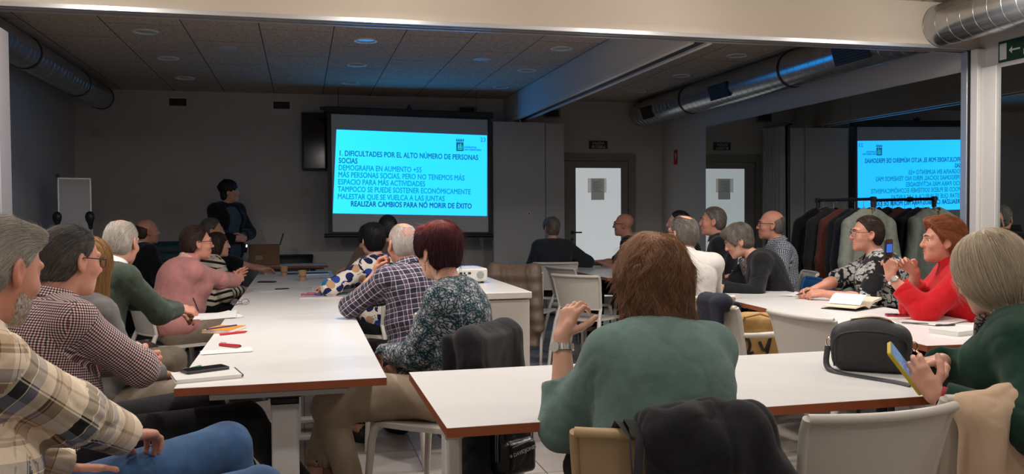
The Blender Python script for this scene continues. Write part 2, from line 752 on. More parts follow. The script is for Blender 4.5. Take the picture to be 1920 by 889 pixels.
def nets(D, xs, ys, zs):
    """naive surface nets on a tensor grid"""
    S = D < 0
    A = S[:-1, :-1, :-1].astype(np.int8)
    cnt = np.zeros_like(A)
    for i in (0, 1):
        for j in (0, 1):
            for k in (0, 1):
                cnt += S[i:S.shape[0] - 1 + i, j:S.shape[1] - 1 + j, k:S.shape[2] - 1 + k]
    act = (cnt > 0) & (cnt < 8)
    I, J, K = np.nonzero(act)
    idx = np.full(act.shape, -1, np.int64)
    idx[I, J, K] = np.arange(len(I))
    crn = [(i, j, k) for i in (0, 1) for j in (0, 1) for k in (0, 1)]
    val = {c: D[I + c[0], J + c[1], K + c[2]].astype(float) for c in crn}
    X = lambda c: np.stack([xs[I + c[0]], ys[J + c[1]], zs[K + c[2]]], 1)
    acc, n = np.zeros((len(I), 3)), np.zeros(len(I))
    for c in crn:
        for ax in range(3):
            if c[ax] == 0:
                d = list(c)
                d[ax] = 1
                d = tuple(d)
                a, b = val[c], val[d]
                m = (a < 0) != (b < 0)
                t = np.where(m, a / np.where(m, a - b, 1), 0)[:, None]
                acc += np.where(m[:, None], X(c) * (1 - t) + X(d) * t, 0)
                n += m
    V = acc / np.maximum(n, 1)[:, None]
    F = []
    for ax in range(3):
        o = [(0, 0, 0)] * 4
        b, c = (ax + 1) % 3, (ax + 2) % 3
        e0 = tuple(slice(None, -1) if t == ax else slice(1, -1) for t in range(3))
        e1 = tuple(slice(1, None) if t == ax else slice(1, -1) for t in range(3))
        s0, s1 = S[e0], S[e1]
        ch = np.nonzero(s0 != s1)
        fl = s0[ch]
        g = list(ch)
        g[b] = g[b] + 1
        g[c] = g[c] + 1

        def cell(db, dc):
            q = [g[0], g[1], g[2]]
            q[b] = q[b] - db
            q[c] = q[c] - dc
            return idx[q[0], q[1], q[2]]
        q = np.stack([cell(0, 0), cell(1, 0), cell(1, 1), cell(0, 1)], 1)
        q = np.where(fl[:, None], q, q[:, ::-1])
        F.append(q)
    F = np.concatenate(F)
    F = F[(F >= 0).all(1)]
    return V, F


def vnormals(V, F):
    n = np.cross(V[F[:, 2]] - V[F[:, 0]], V[F[:, 3]] - V[F[:, 1]])
    o = np.zeros_like(V)
    for i in range(4):
        np.add.at(o, F[:, i], n)
    return o / (np.linalg.norm(o, axis=1, keepdims=True) + 1e-12)


def relax(V, F, it=1, lam=.5):
    for _ in range(it):
        s, n = np.zeros_like(V), np.zeros(len(V))
        for i in range(4):
            for j in (1, 3):
                np.add.at(s, F[:, i], V[F[:, (i + j) % 4]])
                np.add.at(n, F[:, i], 1)
        V = V + lam * (s / np.maximum(n, 1)[:, None] - V)
    return V


def wrinkle(V, F, amp=.005, foci=(), seed=0, sc=9.0, aniso=(1, 1, 1)):
    nrm = vnormals(V, F)
    Q = V * np.array(aniso)
    wgt = np.full(len(V), .55)
    for c, r, a in foci:
        wgt += a * np.exp(-((V - np.asarray(c)) ** 2).sum(1) / r ** 2)
    wp = np.stack([noise3(Q * sc * .7 + 11, seed + 1), noise3(Q * sc * .7 + 23, seed + 2), noise3(Q * sc * .7 + 37, seed + 3)], 1) - .5
    a = noise3(Q * sc + wp * 1.6, seed) - .5
    b = noise3(Q * sc * 2.1 + wp * 2.4, seed + 9) - .5
    # rounded folds between narrow creases
    d = (.35 - np.exp(-(a / .07) ** 2)) * .55 + .30 * (.3 - np.exp(-(b / .08) ** 2)) + .55 * (noise3(Q * sc * .6 + 5, seed + 4) - .5)
    return V + nrm * (amp * wgt * d)[:, None]


def set_uv(o, uv):
    l = o.data.uv_layers.new(name='UVMap')
    l.data.foreach_set('uv', np.ascontiguousarray(uv, dtype=np.float32).ravel())


def seg_uv(V, F, segs, sizes=None):
    """cloth coordinates in metres: limbs unroll around their bone (a, b, ref, radius, reach), the first bone (trunk) is cut flat like a shirt body"""
    c = V[F].mean(1)
    best, bi = np.full(len(F), 1e9), np.zeros(len(F), int)
    for i, (a, b, ref, r, q) in enumerate(segs):
        ab = b - a
        t0 = ((c - a) @ ab) / (ab @ ab)
        t = np.clip(t0, 0, 1)
        d = np.linalg.norm(c - a - t[:, None] * ab, axis=1) / q
        if i and q == 1.0:
            d = np.where(t0 < .10, d + .25, d)
        m = d < best
        best[m], bi[m] = d[m], i
    fn = np.cross(V[F[:, 2]] - V[F[:, 0]], V[F[:, 3]] - V[F[:, 1]])
    fn /= np.linalg.norm(fn, axis=1, keepdims=True) + 1e-12
    UV = np.zeros((len(F), 4, 2))
    for i, (a, b, ref, r, q) in enumerate(segs):
        m = bi == i
        if not m.any():
            continue
        z = unit(b - a)
        x = unit(ref - z * (ref @ z))
        y = np.cross(z, x)
        P = V[F[m]] - a
        if i == 0:
            n = fn[m]
            ny, nx, nz = np.abs(n @ x), np.abs(n @ y), np.abs(n @ z)
            top = (nz > .8)
            sid = ~top & (nx > ny * 1.3)
            X, Y, Z = P @ y, P @ x, P @ z
            UV[m, :, 0] = np.where(sid[:, None], Y + .13, X)
            UV[m, :, 1] = np.where(top[:, None], Y * 1.0 + .6, Z)
            continue
        pc = c[m] - a
        a0 = np.arctan2(pc @ y, pc @ x)
        ang = np.arctan2(P @ y, P @ x)
        dl = (ang - a0[:, None] + PI) % (2 * PI) - PI
        UV[m, :, 0] = (a0[:, None] + dl) * r + i * .37
        UV[m, :, 1] = P @ z + i * .21
    return UV.reshape(-1, 2)


def rotz(a):
    c, s = math.cos(a), math.sin(a)
    return np.array([[c, -s, 0], [s, c, 0], [0, 0, 1.]])


def rotx(a):
    c, s = math.cos(a), math.sin(a)
    return np.array([[1., 0, 0], [0, c, -s], [0, s, c]])


def roty(a):
    c, s = math.cos(a), math.sin(a)
    return np.array([[c, 0, s], [0, 1., 0], [-s, 0, c]])


def ik(a, t, l1, l2, hint):
    """two bones from a towards t bending towards hint"""
    a, t = np.asarray(a, float), np.asarray(t, float)
    d = t - a
    L = np.linalg.norm(d)
    if L > (l1 + l2) * .995:
        d = d / L * (l1 + l2) * .995
        L = (l1 + l2) * .995
        t = a + d
    u = d / L
    x = (l1 * l1 - l2 * l2 + L * L) / (2 * L)
    hgt = math.sqrt(max(l1 * l1 - x * x, 0))
    hint = np.asarray(hint, float)
    p = unit(hint - u * (hint @ u))
    return a + u * x + p * hgt, t


def ring_sheet(pts_fn, n, m, th):
    """open band helper for collars: pts_fn(u,v)"""
    mb = MB()
    mb.sheet(pts_fn, n, m, th)
    return mb


# ------------------------------------------------------------------ strands of hair laid along the surface of a hair volume
def strands(S, n, length, width, flow, seed, lift=.002, segs=7, fly=.0, zlo=None, keep=None, wav=0, wfreq=60, clump=0):
    r = np.random.default_rng(seed)
    lo, hi = S.bounds()
    P = []
    tot = 0
    while tot < n:
        q = lo + (hi - lo) * r.random((n * 6, 3))
        d = S.at(q)
        q = q[(np.abs(d) < .012)]
        for _ in range(3):
            q = q - S.grad(q) * S.at(q)[:, None]
        q = q[np.abs(S.at(q)) < .003]
        if keep is not None:
            q = q[keep(q)]
        P.append(q)
        tot += len(q)
        if len(q) == 0:
            break
    P = np.concatenate(P)[:n]
    n = len(P)
    L = length * (.6 + .6 * r.random(n))
    lf = lift * (.2 + r.random(n))
    fl = (r.random(n) < .12) * fly * r.random(n) + fly * .15 * r.random(n)
    ph = r.random(n) * 6.28
    if clump:
        c1 = noise3(P * clump, seed)
        ph = c1 * 14 + ph * .10
        lf = lift * (.1 + 1.5 * noise3(P * clump * 1.3 + 7, seed + 1) ** 1.5 + .25 * r.random(n))
        L = L * (.55 + .75 * noise3(P * clump + 31, seed + 2))
    pts = [P + S.grad(P) * lf[:, None] * .1]
    for k in range(1, segs + 1):
        p = pts[-1]
        g = S.grad(p)
        f = flow(p, k / segs)
        f = f - g * (f * g).sum(1, keepdims=True)
        f /= np.linalg.norm(f, axis=1, keepdims=True) + 1e-9
        if wav:
            side = np.cross(f, g)
            f = f + side * (wav * np.sin(ph + p[:, 2] * wfreq))[:, None]
            f /= np.linalg.norm(f, axis=1, keepdims=True) + 1e-9
        q = p + f * (L / segs)[:, None]
        t = k / segs
        tgt = lf * (1 - .3 * t) + fl * t * t * 3
        q = q - S.grad(q) * np.clip(S.at(q) - tgt, -.01, .01)[:, None]
        pts.append(q)
    return np.stack(pts, 1), ph


def strand_mesh(pts, width):
    n, m, _ = pts.shape
    t = np.gradient(pts, axis=1)
    t /= np.linalg.norm(t, axis=2, keepdims=True) + 1e-12
    a = np.cross(t, np.array([.3, .5, .81]))
    a /= np.linalg.norm(a, axis=2, keepdims=True) + 1e-12
    b = np.cross(t, a)
    wv = width * np.sin(np.linspace(.35, 1, m) * PI * .97)[None, :, None] if False else width * np.linspace(1, .3, m)[None, :, None]
    ring = [pts + (a * math.cos(x) + b * math.sin(x)) * wv for x in (0, 2.094, 4.189)]
    V = np.stack(ring, 2).reshape(-1, 3)
    base = (np.arange(n)[:, None] * m + np.arange(m - 1)[None, :]) * 3
    F = []
    for k in range(3):
        F.append(np.stack([base + k, base + (k + 1) % 3, base + 3 + (k + 1) % 3, base + 3 + k], -1).reshape(-1, 4))
    return V, np.concatenate(F)


def set_attr(o, name, val):
    a = o.data.attributes.new(name, 'FLOAT', 'POINT')
    a.data.foreach_set('value', np.ascontiguousarray(val, dtype=np.float32))


# ------------------------------------------------------------------ people
def hair_sdf(style, hp):
    """hair volume in head coordinates (face looks along +y, chin at z=-.118)"""
    S = Sdf()
    v = hp.get('vol', 0)
    if style in ('short', 'bald', 'thin', 'crop'):
        S.ell((0, -.015, .031), (.079 + v, .100 + v, .093 + v))
        S.ell((0, -.045, -.020), (.074 + v * .7, .064 + v * .7, .075), k=.03)
        if style == 'short' and hp.get('front', 0):
            S.ell((0, .055, .085), (.055, .04 + hp['front'], .028 + hp['front']), k=.03)
        S.plane((0, .84, -.54), (0, hp.get('hl', .062), .086))
        S.plane((0, -.25, -.97), (0, -.07, hp.get('nape', -.080)))
        for sx in (-1, 1):
            S.ell((sx * .084, .002, -.022), (.034, .029, .040), op='s', k=.006)
            S.rbox((sx * .08, .045, -.06), (.03, .045, .05), .01, op='s', k=.006)
        if style == 'bald':
            S.plane((0, .42, .9), (0, -.06, hp.get('bald', .052)), k=.012)
        if style == 'thin':
            S.ell((0, hp.get('py', -.045), .135), (.047, .06, .045), op='s', k=.012)
    elif style == 'pixie':
        S.ell((0, -.020, .042), (.084 + v, .106 + v, .092 + v))
        S.ell((0, -.048, -.026), (.068 + v * .4, .062 + v * .4, .072), k=.035)
        S.ell((.0, .060, .082), (.066, .042, .036), k=.03)
        for sx in (-1, 1):
            S.ell((sx * .070, .035, .030), (.018 + v * .5, .04, .050), k=.02)
        S.plane((0, .93, -.37), (0, .080, .055))
        S.plane((0, -.25, -.97), (0, -.07, hp.get('nape', -.082)))
        for sx in (-1, 1):
            S.ell((sx * .092, .004, -.028), (.042, .031, .044), op='s', k=.006)
            S.rbox((sx * .08, .06, -.075), (.03, .055, .05), .01, op='s', k=.006)
    elif style == 'bob':
        L = hp.get('len', .14)
        S.ell((0, -.018, .034), (.093 + v, .110 + v, .100 + v))
        S.ell((0, -.030, -.03), (.096 + v, .094 + v, .10), k=.04)
        S.ell((0, -.045, -L + .04), (.090 + v + hp.get('flare', 0), .074 + v + hp.get('flare', 0), .055), k=.05)
        S.rbox((0, .105, -.075), (.062, .10, .105), .03, op='s', k=.015)
        S.plane((0, .97, -.1), (0, .094, .03), k=.01)
        S.plane((0, .0, -1), (0, 0, -L), k=.02)
        S.cap((0, -.02, -.05), (0, -.045, -.25), .05, .055, op='s', k=.01)
    elif style == 'long':
        L = hp.get('len', .24)
        S.ell((0, -.018, .034), (.090 + v, .108 + v, .098 + v))
        S.cap((0, -.05, -.03), (0, -.055, -L), .092 + v, .085, k=.05, flat=((0, 1, 0), .75))
        S.rbox((0, .10, -.09), (.058, .10, .14), .03, op='s', k=.015)
        S.plane((0, .97, -.1), (0, .094, .03), k=.01)
        S.cap((0, -.01, -.05), (0, -.035, -.35), .058, .06, op='s', k=.01)
        S.plane((0, 0, -1), (0, 0, -L - .02), k=.02)
    elif style == 'curly':
        S.ell((0, -.022, .045), (.098 + v, .110 + v, .100 + v))
        S.ell((0, -.050, -.03), (.086 + v, .07 + v, .08), k=.03)
        for q in range(90):
            e = math.asin(1 - 1.35 * (q + .5) / 90)
            a = q * 2.39996
            rr_ = .017 + .008 * ((q * 7) % 5) / 4
            S.ell(((.095 + v) * math.cos(a) * math.cos(e), -.022 + (.108 + v) * math.sin(a) * math.cos(e), .045 + (.10 + v) * math.sin(e)), (rr_,) * 3, k=.008)
        S.plane((0, .9, -.43), (0, .088, .05))
        S.plane((0, -.2, -.97), (0, -.07, -.10))
        for sx in (-1, 1):
            S.rbox((sx * .08, .065, -.075), (.03, .055, .06), .01, op='s', k=.006)
    return S


def head_prims(S, hc, R, sc, female, jaw=1.0):
    T = lambda x, y, z: hc + R @ (np.array([x, y, z]) * sc)
    e = lambda c, r, k=.012, op='u', Q=None: S.ell(T(*c), np.array(r) * sc, R if Q is None else R @ Q, k=k * sc, op=op)
    c_ = lambda a, b, r1, r2, k=.008, op='u': S.cap(T(*a), T(*b), r1 * sc, r2 * sc, k=k * sc, op=op)
    e((0, -.016, .032), (.0745, .096, .086))
    e((0, .026, -.035), (.060 * jaw, .066, .074), .04)
    e((0, .045, -.082), (.040 * jaw, .044, .034), .03)
    e((0, .074, -.103), (.019, .016, .015), .02)
    for s in (-1, 1):
        e((s * .036, .062, -.028), (.024, .024, .022), .02)          # cheek
        c_((s * .012, .088, .030), (s * .044, .073, .027), .0085, .007, .016)   # brow
        e((s * .032, .096, .006), (.0165, .013, .0105), .012, 's')   # socket
        c_((s * .020, .0815, .0095), (s * .043, .073, .0075), .0050, .0045, .004)  # upper lid
        c_((s * .021, .0800, -.0025), (s * .042, .073, -.0025), .0045, .004, .005)
        e((s * .0118, .098, -.029), (.0080, .009, .0064), .006)      # nostril wing
        # ear: a rim, a lobe and the bowl inside it
        Q = rotz(s * .42) @ roty(s * -.10)
        e((s * .0775, -.006, -.006), (.009, .021, .034), .006, 'u', Q)
        e((s * .0745, .000, -.034), (.007, .010, .012), .006)
        e((s * .0880, -.002, -.004), (.008, .0115, .020), .006, 's', Q)
    c_((0, .088, .018), (0, .1065, -.024), .0072, .0108, .012)        # nose
    e((0, .1065, -.0265), (.0108, .0095, .0090), .008)
    e((0, .0885, -.0530), (.019, .0125, .0058), .007)                # lips
    e((0, .0870, -.0645), (.0165, .0125, .0064), .007)
    c_((-.024, .094, -.0588), (.024, .094, -.0588), .0022, .0022, .004, 's')


def hand_prims(S, w, d, pn, side, curl=.35, spread=.12, thumb=.5, sc=1.0, fingers=None):
    d = unit(d)
    pn = unit(np.asarray(pn, float) - d * (np.asarray(pn, float) @ d))
    lat = np.cross(d, pn) if side > 0 else np.cross(pn, d)            # towards the thumb
    T = lambda x, y, z: w + (lat * x + d * y - pn * z) * sc
    lx = (.027, .0095, -.0085, -.026)
    ky = (.086, .091, .087, .078)
    ln = (.071, .079, .073, .058)
    rr = (.0094, .0097, .0092, .0082)
    for i in range(4):
        S.cap(T(lx[i] * .45, .004, 0), T(lx[i], ky[i], 0), .0150 * sc, .0112 * sc, k=.012)
    S.cap(T(.012, .012, .006), T(.020, .045, .008), .014 * sc, .012 * sc, k=.015)    # ball of the thumb
    for i in range(4):
        cu = curl if fingers is None else fingers[i]
        a, p = 0, np.array([lx[i], ky[i], 0.])
        sp = spread * (1.5 - i) / 1.5
        for j, (fr, ca) in enumerate(((.46, 1.15), (.30, 1.55), (.24, .9))):
            a += cu * ca
            q = p + np.array([math.sin(sp) * math.cos(a), math.cos(a) * math.cos(sp), -math.sin(a)]) * ln[i] * fr
            S.cap(T(*p), T(*q), rr[i] * (1 - .1 * j) * sc, rr[i] * (.93 - .12 * j) * sc, k=.0035)
            p = q
    p = np.array([.024, .026, -.004])
    th = [(.80, .62, -.25), (.55, .80, -.45), (.35, .88, -.55)]
    for j, L in enumerate((.036, .033, .028)):
        v = unit(np.array(th[j]) + np.array([-.5, .1, -.5]) * thumb * (j + .5) * .8)
        q = p + v * L
        S.cap(T(*p), T(*q), (.0130, .0110, .0102)[j] * sc, (.0112, .0104, .0085)[j] * sc, k=.006)
        p = q


def shoe_mesh(name, an, toe, mt, parent, h=.012, up=(0, 0, 1), sole=None):
    """shoe around a foot from ankle to toe"""
    d = unit(toe - an)
    up = unit(np.array(up, float) - d * (np.array(up, float) @ d))
    T = lambda y, z: an + d * y + up * z
    S = Sdf()
    S.cap(T(-.035, -.048), T(.10, -.050), .040, .042, k=.02)
    S.cap(T(.08, -.050), T(.175, -.060), .044, .034, k=.03)
    S.cap(T(-.02, -.04), T(-.01, -.005), .042, .045, k=.02)
    S.cap(T(.0, .0), T(.0, .06), .044, .044, op='s', k=.01)
    S.plane(-up, T(0, -.088), k=.006)
    V, F = S.mesh(h)
    o = link_mesh(name, V, F, mt, parent, smooth=True)
    if sole:
        B = Sdf()
        lat = np.cross(d, up)
        R = np.stack([lat, d, up], 1)
        B.rbox(T(.055, -.083), (.045, .155, .014), .012, R)
        B.ell(T(.055, -.083), (.050, .165, .06), R, op='u', k=.001)
        B.p = B.p[1:]
        B.plane(up, T(0, -.070))
        B.plane(-up, T(0, -.097))
        V, F = B.mesh(h)
        link_mesh('sole', V, F, sole, o, smooth=True)
    return o


EYE_W = mat('eye_white', (.75, .72, .68), .25)
EYE_I = mat('eye_iris', (.05, .03, .02), .15)


def lens_mat():
    if 'spectacle_lens' in MATS:
        return MATS['spectacle_lens']
    m, nt, b = nm('spectacle_lens')
    tr = N(nt, 'ShaderNodeBsdfTransparent')
    gl = N(nt, 'ShaderNodeBsdfGlossy')
    gl.inputs['Roughness'].default_value = .03
    mx = N(nt, 'ShaderNodeMixShader')
    mx.inputs[0].default_value = .07
    nt.links.new(tr.outputs[0], mx.inputs[1])
    nt.links.new(gl.outputs[0], mx.inputs[2])
    nt.links.new(mx.outputs[0], nt.nodes['Material Output'].inputs[0])
    MATS['spectacle_lens'] = m
    return m


PN = [0]
PLOG = []


def make_glasses(parent, T, R, mt, sc=1.0, half=False):
    g = MB()
    W, Hh = .026, .018
    for s in (-1, 1):
        loop = []
        for k in range(20):
            a = 2 * PI * k / 20
            x = math.copysign(abs(math.cos(a)) ** .7, math.cos(a)) * W
            z = math.copysign(abs(math.sin(a)) ** .7, math.sin(a)) * Hh
            loop.append(T(s * .033 + x, .106 - abs(s * .033 + x) ** 2 * 3.5, .002 + z))
        g.tube(loop, .0015, 6, closed=True)
        g.tube([T(s * .059, .0945, .010), T(s * .074, .080, .011), T(s * .083, .03, .011), T(s * .084, -.005, .010), T(s * .080, -.025, -.008)], .0019, 6)
    g.tube([T(-.010, .1055, .006), T(0, .109, .009), T(.010, .1055, .006)], .0016, 6)
    o = g.build('glasses', mt, parent)
    for s in (-1, 1):
        m = MB()
        vs = [T(s * .033, .1055 - .033 ** 2 * 3.5, .002)]
        n = 20
        for k in range(n):
            a = 2 * PI * k / n
            x = math.copysign(abs(math.cos(a)) ** .7, math.cos(a)) * W
            z = math.copysign(abs(math.sin(a)) ** .7, math.sin(a)) * Hh
            vs.append(T(s * .033 + x, .106 - abs(s * .033 + x) ** 2 * 3.5, .002 + z))
        m.add(vs, [(0, 1 + k, 1 + (k + 1) % n) for k in range(n)])
        l = m.build('lens', lens_mat(), o)
        sd = l.modifiers.new('th', 'SOLIDIFY')
        sd.thickness = .0012
    return o


def person(label, pos, yaw, skin, shirt, pants, hair, female=False, sc=1.0, girth=1.0, belly=0.0, lean=6, bend=8, side=0, twist=0,
           head=(0, 0, 0), la=None, ra=None, legs='sit', fine=.006, sleeve=.93, style='short', hp=None, nst=0, shoes=None, seat=.455,
           glasses=None, neck=.0, loose=1.0, wr=.0045, collar=None, vneck=0, slen=.05, sw=.012, swid=None, face=False, group=None, sole=None,
           legp=None, hemz=None, standing=False, headat=None, brow=None, jaw=1.0, turtleneck=0, hwav=0, name='person', jacket=None, seed=None, garment_names=('shirt', 'trousers')):
    PN[0] += 1
    seed = PN[0] * 17 if seed is None else seed
    hp = dict(hp or {})
    yaw = math.radians(yaw)
    Rw = rotz(yaw)
    pos = np.array([pos[0], pos[1], 0.]) if pos is not None else np.zeros(3)

    def loc(t):
        if t[0] == 'w':
            return Rw.T @ (np.array(t[1:], float) - pos)
        return np.array(t, float)

    def locd(t):
        if t[0] == 'w':
            return Rw.T @ np.array(t[1:], float)
        return np.array(t, float)
    hz = (.93 * sc) if standing else seat + .085
    g = girth

    def dr(t):
        t = math.radians(t)
        s = math.radians(side)
        return unit((math.sin(s), math.sin(t), math.cos(t)))
    p0 = vn(0, 0, hz)
    Rh = rotz(math.radians(head[0])) @ rotx(math.radians(-head[1])) @ roty(math.radians(head[2]))
    ts = 1.0
    for _ in range(4 if headat else 1):
        p1 = p0 + dr(lean - 6) * .20 * sc * ts
        p2 = p1 + dr(lean) * .17 * sc * ts
        p3 = p2 + dr(lean + bend) * .145 * sc * ts
        hc = p3 + dr(lean + bend + 12) * (.072 + neck) * sc + Rh @ (vn(0, .018, .085) * sc)
        if headat:
            ts = min(1.14, max(.84, ts + (headat[2] - hc[2]) / (.5 * sc)))
    if headat:
        pos = np.array([headat[0], headat[1], 0.]) - Rw @ vn(hc[0], hc[1], 0)
        PLOG.append((label, round(float(pos[0]), 2), round(float(pos[1]), 2), round(ts, 3), round(float(hc[2] - headat[2]), 3)))
    tw = math.radians(twist)
    ux = rotz(tw) @ vn(1, 0, 0)
    fw = rotz(tw) @ vn(0, 1, 0)
    shw = swid if swid else (.152 if female else .172)
    shw *= sc
    sd = p3 - dr(lean + bend) * .050 * sc
    sh = {-1: sd - ux * shw, 1: sd + ux * shw}
    hs = sc * (.97 if female else 1.0)
    T = lambda x, y, z: hc + Rh @ (np.array([x, y, z]) * hs)
    # arms
    la = dict(la or {})
    ra = dict(ra or {})
    A = {}
    for s, q in ((-1, la), (1, ra)):
        t = loc(q.get('h', (s * .16, .36, hz + .10)))
        el, wr_ = ik(sh[s], t, .285 * sc, .255 * sc, locd(q.get('el', (s * .55, -.5, -1))))
        d = locd(q['dir']) if 'dir' in q else wr_ - el
        pn = locd(q.get('pn', (0, 0, -1)))
        A[s] = (el, wr_, unit(d), pn, q)
    # legs
    Lg = {}
    for s in (-1, 1):
        hip = p0 + vn(s * .088 * sc, .0, -.01)
        if legp and s in legp:
            kn, an, toe = [loc(t) for t in legp[s]]
        elif standing:
            kn, an = hip + vn(s * .01, .03, -.42 * sc), vn(s * .10, .0, .085)
            toe = an + vn(s * .03, .2, -.04)
        else:
            kn = hip + vn(s * .04, .42 * sc, -.005)
            an = vn(kn[0] + s * .01, kn[1] + .0, .085)
            toe = an + vn(s * .04, .2, -.035)
        Lg[s] = (hip, kn, an, toe)
    # ---------------- body: one continuous surface
    B = Sdf()
    tz = unit(p3 - p0)
    tx = ux
    ty = unit(np.cross(tz, tx))
    Rt = np.stack([tx, ty, tz], 1)
    tors = [(p0 + vn(0, -.01, .03), (.155 * g, .115 * g, .12), .03),
            (p1 + ty * (.012 + belly * .5), (.145 * g + belly * .4, .112 * g + belly * .8, .14), .06),
            (p2 + ty * .0, (.158 * g, .115 * g, .155), .06)]
    for c, r, k in tors:
        B.ell(c, np.array(r) * sc, Rt, k=k)
    B.cap(sh[-1], sh[1], .056 * sc, .056 * sc, k=.05)
    if female:
        for s in (-1, 1):
            B.ell(p2 + ux * s * .075 * g * sc + ty * .092 * g * sc - tz * .01, np.array((.066, .062, .068)) * g * sc, Rt, k=.03)
    nb, nt_ = p3 - tz * .02, T(0, -.030, -.055)
    B.cap(nb, nt_, .058 * sc * (.88 if female else 1.02), .052 * sc * (.88 if female else 1.04), k=.03)
    nm_ = nb + (nt_ - nb) * .12
    for s in (-1, 1):
        B.cap(nm_, sh[s], .042 * sc, .046 * sc, k=.03)
    head_prims(B, hc, Rh, hs, female, jaw)
    ag = .5 + .5 * g
    boxes = [(hc - .16, hc + .16)]
    for s in (-1, 1):
        el, wr_, d, pn, q = A[s]
        B.cap(sh[s], el, .049 * sc * ag, .039 * sc * ag, k=.03)
        B.cap(el, el + (wr_ - el) * .35, .039 * sc * ag, .037 * sc * ag, k=.02)
        B.cap(el + (wr_ - el) * .3, wr_, .0385 * sc * ag, .025 * sc, k=.02, flat=(unit(pn), .88))
        hand_prims(B, wr_, d, pn, s, q.get('curl', .35), q.get('spread', .12), q.get('thumb', .5), sc * (.93 if female else 1.0), q.get('f'))
        if q.get('fine', True):
            hcn = wr_ + d * .08
            boxes.append((hcn - .11, hcn + .11))
        hip, kn, an, toe = Lg[s]
        B.cap(hip, kn, .083 * g * sc, .055 * sc * ag, k=.03)
        B.cap(kn, an, .052 * sc * ag, .036 * sc, k=.02)
        B.cap(an, toe - unit(toe - an) * .03 + vn(0, 0, -.01), .035 * sc, .026 * sc, k=.02)
        B.ell(an - unit(toe - an) * .025 - vn(0, 0, .03), (.030, .034, .032), k=.02)
    V, F = B.mesh(.014, fine, boxes)
    root = link_mesh(name, V, F, skin, None, smooth=True)
    # warmer lips, nose, ears, cheeks and finger ends
    L = (V - hc) @ Rh / hs
    bl = np.zeros(len(V))
    gs = lambda c, r, a: a * np.exp(-(((L - np.array(c)) / np.array(r)) ** 2).sum(1))
    bl += gs((0, .098, -.0590), (.018, .012, .0085), 1.0 if female else .65)
    bl += gs((0, .115, -.027), (.016, .014, .014), .28)
    for s in (-1, 1):
        bl += gs((s * .078, -.005, -.01), (.016, .025, .036), .30) + gs((s * .04, .075, -.025), (.022, .02, .02), .22)
        el, wr_, d, pn, q = A[s]
        bl += .25 * np.exp(-(((V - (wr_ + d * .15)) / .05) ** 2).sum(1))
    set_attr(root, 'blush', np.clip(bl, 0, 1))
    root.location = (pos[0], pos[1], 0)
    root.rotation_euler = (0, 0, yaw)
    tag(root, label, 'person', group)
    # ---------------- shirt
    S = Sdf()
    o_ = sw
    lz = .006 * loose
    segs = [(p0 - tz * .05, p3, ty, .16, 1.75)]
    foci = [(p1, .16, .6)]
    for s in (-1, 1):                       # forearms with open cuffs first, so a cuff never bites into the body
        el, wr_, d, pn, q = A[s]
        sl = q.get('sleeve', sleeve)
        end = el + (wr_ - el) * sl
        S.cap(el, end, .042 * sc * ag + o_ * .9 + lz, .042 * sc * ag + o_ + lz + (.029 - .042) * sl * ag, k=.02)
        segs.append((sh[s], el, ty, .055, 1.0))
        segs.append((el, wr_, ty, .045, 1.0))
        foci += [(el, .09, 1.4), (sh[s] - tz * .08, .08, .9), (end, .06, .5)]
    for s in (-1, 1):
        el, wr_, d, pn, q = A[s]
        sl = q.get('sleeve', sleeve)
        end = el + (wr_ - el) * sl
        fu = unit(wr_ - el)
        rr = .0385 * sc * ag + (.026 - .0385 * ag) * sl
        S.cap(end - fu * .004, end + fu * .10, rr + .004, rr + .004, op='s', k=.004)
        S.rbox(end + fu * .06, (.07, .07, .06), .002, np.stack([unit(np.cross(fu, (.3, .2, .9))), unit(np.cross(fu, np.cross(fu, (.3, .2, .9)))), fu], 1), op='s', k=.004)
    for i, (c, r, k) in enumerate(tors):
        S.ell(c, np.array(r) * sc + o_ + lz * (1.6 if i < 2 else 1), Rt, k=k)
    S.cap(sh[-1], sh[1], .056 * sc + o_, .056 * sc + o_, k=.05)
    if female:
        for s in (-1, 1):
            S.ell(p2 + ux * s * .075 * g * sc + ty * .092 * g * sc - tz * .01, np.array((.066, .062, .068)) * g * sc + o_, Rt, k=.05)
    for s in (-1, 1):
        el, wr_, d, pn, q = A[s]
        S.cap(nm_, sh[s], .042 * sc + o_, .046 * sc + o_, k=.03)
        S.cap(sh[s] - tz * .006, el - unit(wr_ - el) * .0, .047 * sc * ag + o_ + lz * .6, .042 * sc * ag + o_ + lz, k=.035)
    if not standing and hemz is None:
        S.ell(p0 + vn(0, .03, .045), vn(.172 * g * sc, .150 * sc * g + belly * .5, .10) + o_ * .8, Rt, k=.04)
        S.plane((0, -.12, -1), p0 + vn(0, 0, -.035), k=.012)
    if hemz is not None or standing:
        zc = hemz if hemz is not None else hz - .02
        S.cap(p0 + vn(0, .01, .0), p0 + vn(0, .03, zc - hz + .04), .15 * g * sc + o_, .16 * g * sc + o_, k=.05, flat=((0, 1, 0), .8))
    # neckline
    na = nb + (nt_ - nb) * (.30 - slen)
    S.cap(na, na + (nt_ - nb) * 2, .060 * sc * (.9 if female else 1.03) + .004, .075, op='s', k=.008)
    S.rbox(nt_ + tz * .12, (.2, .2, .12), .01, Rt, op='s', k=.01)
    if vneck:
        S.cap(na + ty * .06, p2 + ty * .16 + tz * (.10 - vneck), .045, .012, op='s', k=.008)
    if turtleneck:
        S.cap(nb, nb + (nt_ - nb) * (.3 + turtleneck), .060 * sc + .008, .056 * sc + .008, k=.012)
        S.cap(nb + (nt_ - nb) * .2, nt_ + (nt_ - nb) * .5, .052, .052, op='s', k=.006)
    V, F = S.mesh(max(fine * 1.3, .0075))
    V = wrinkle(V, F, wr, foci, seed)
    so = link_mesh(garment_names[0], V, F, shirt, root, smooth=True)
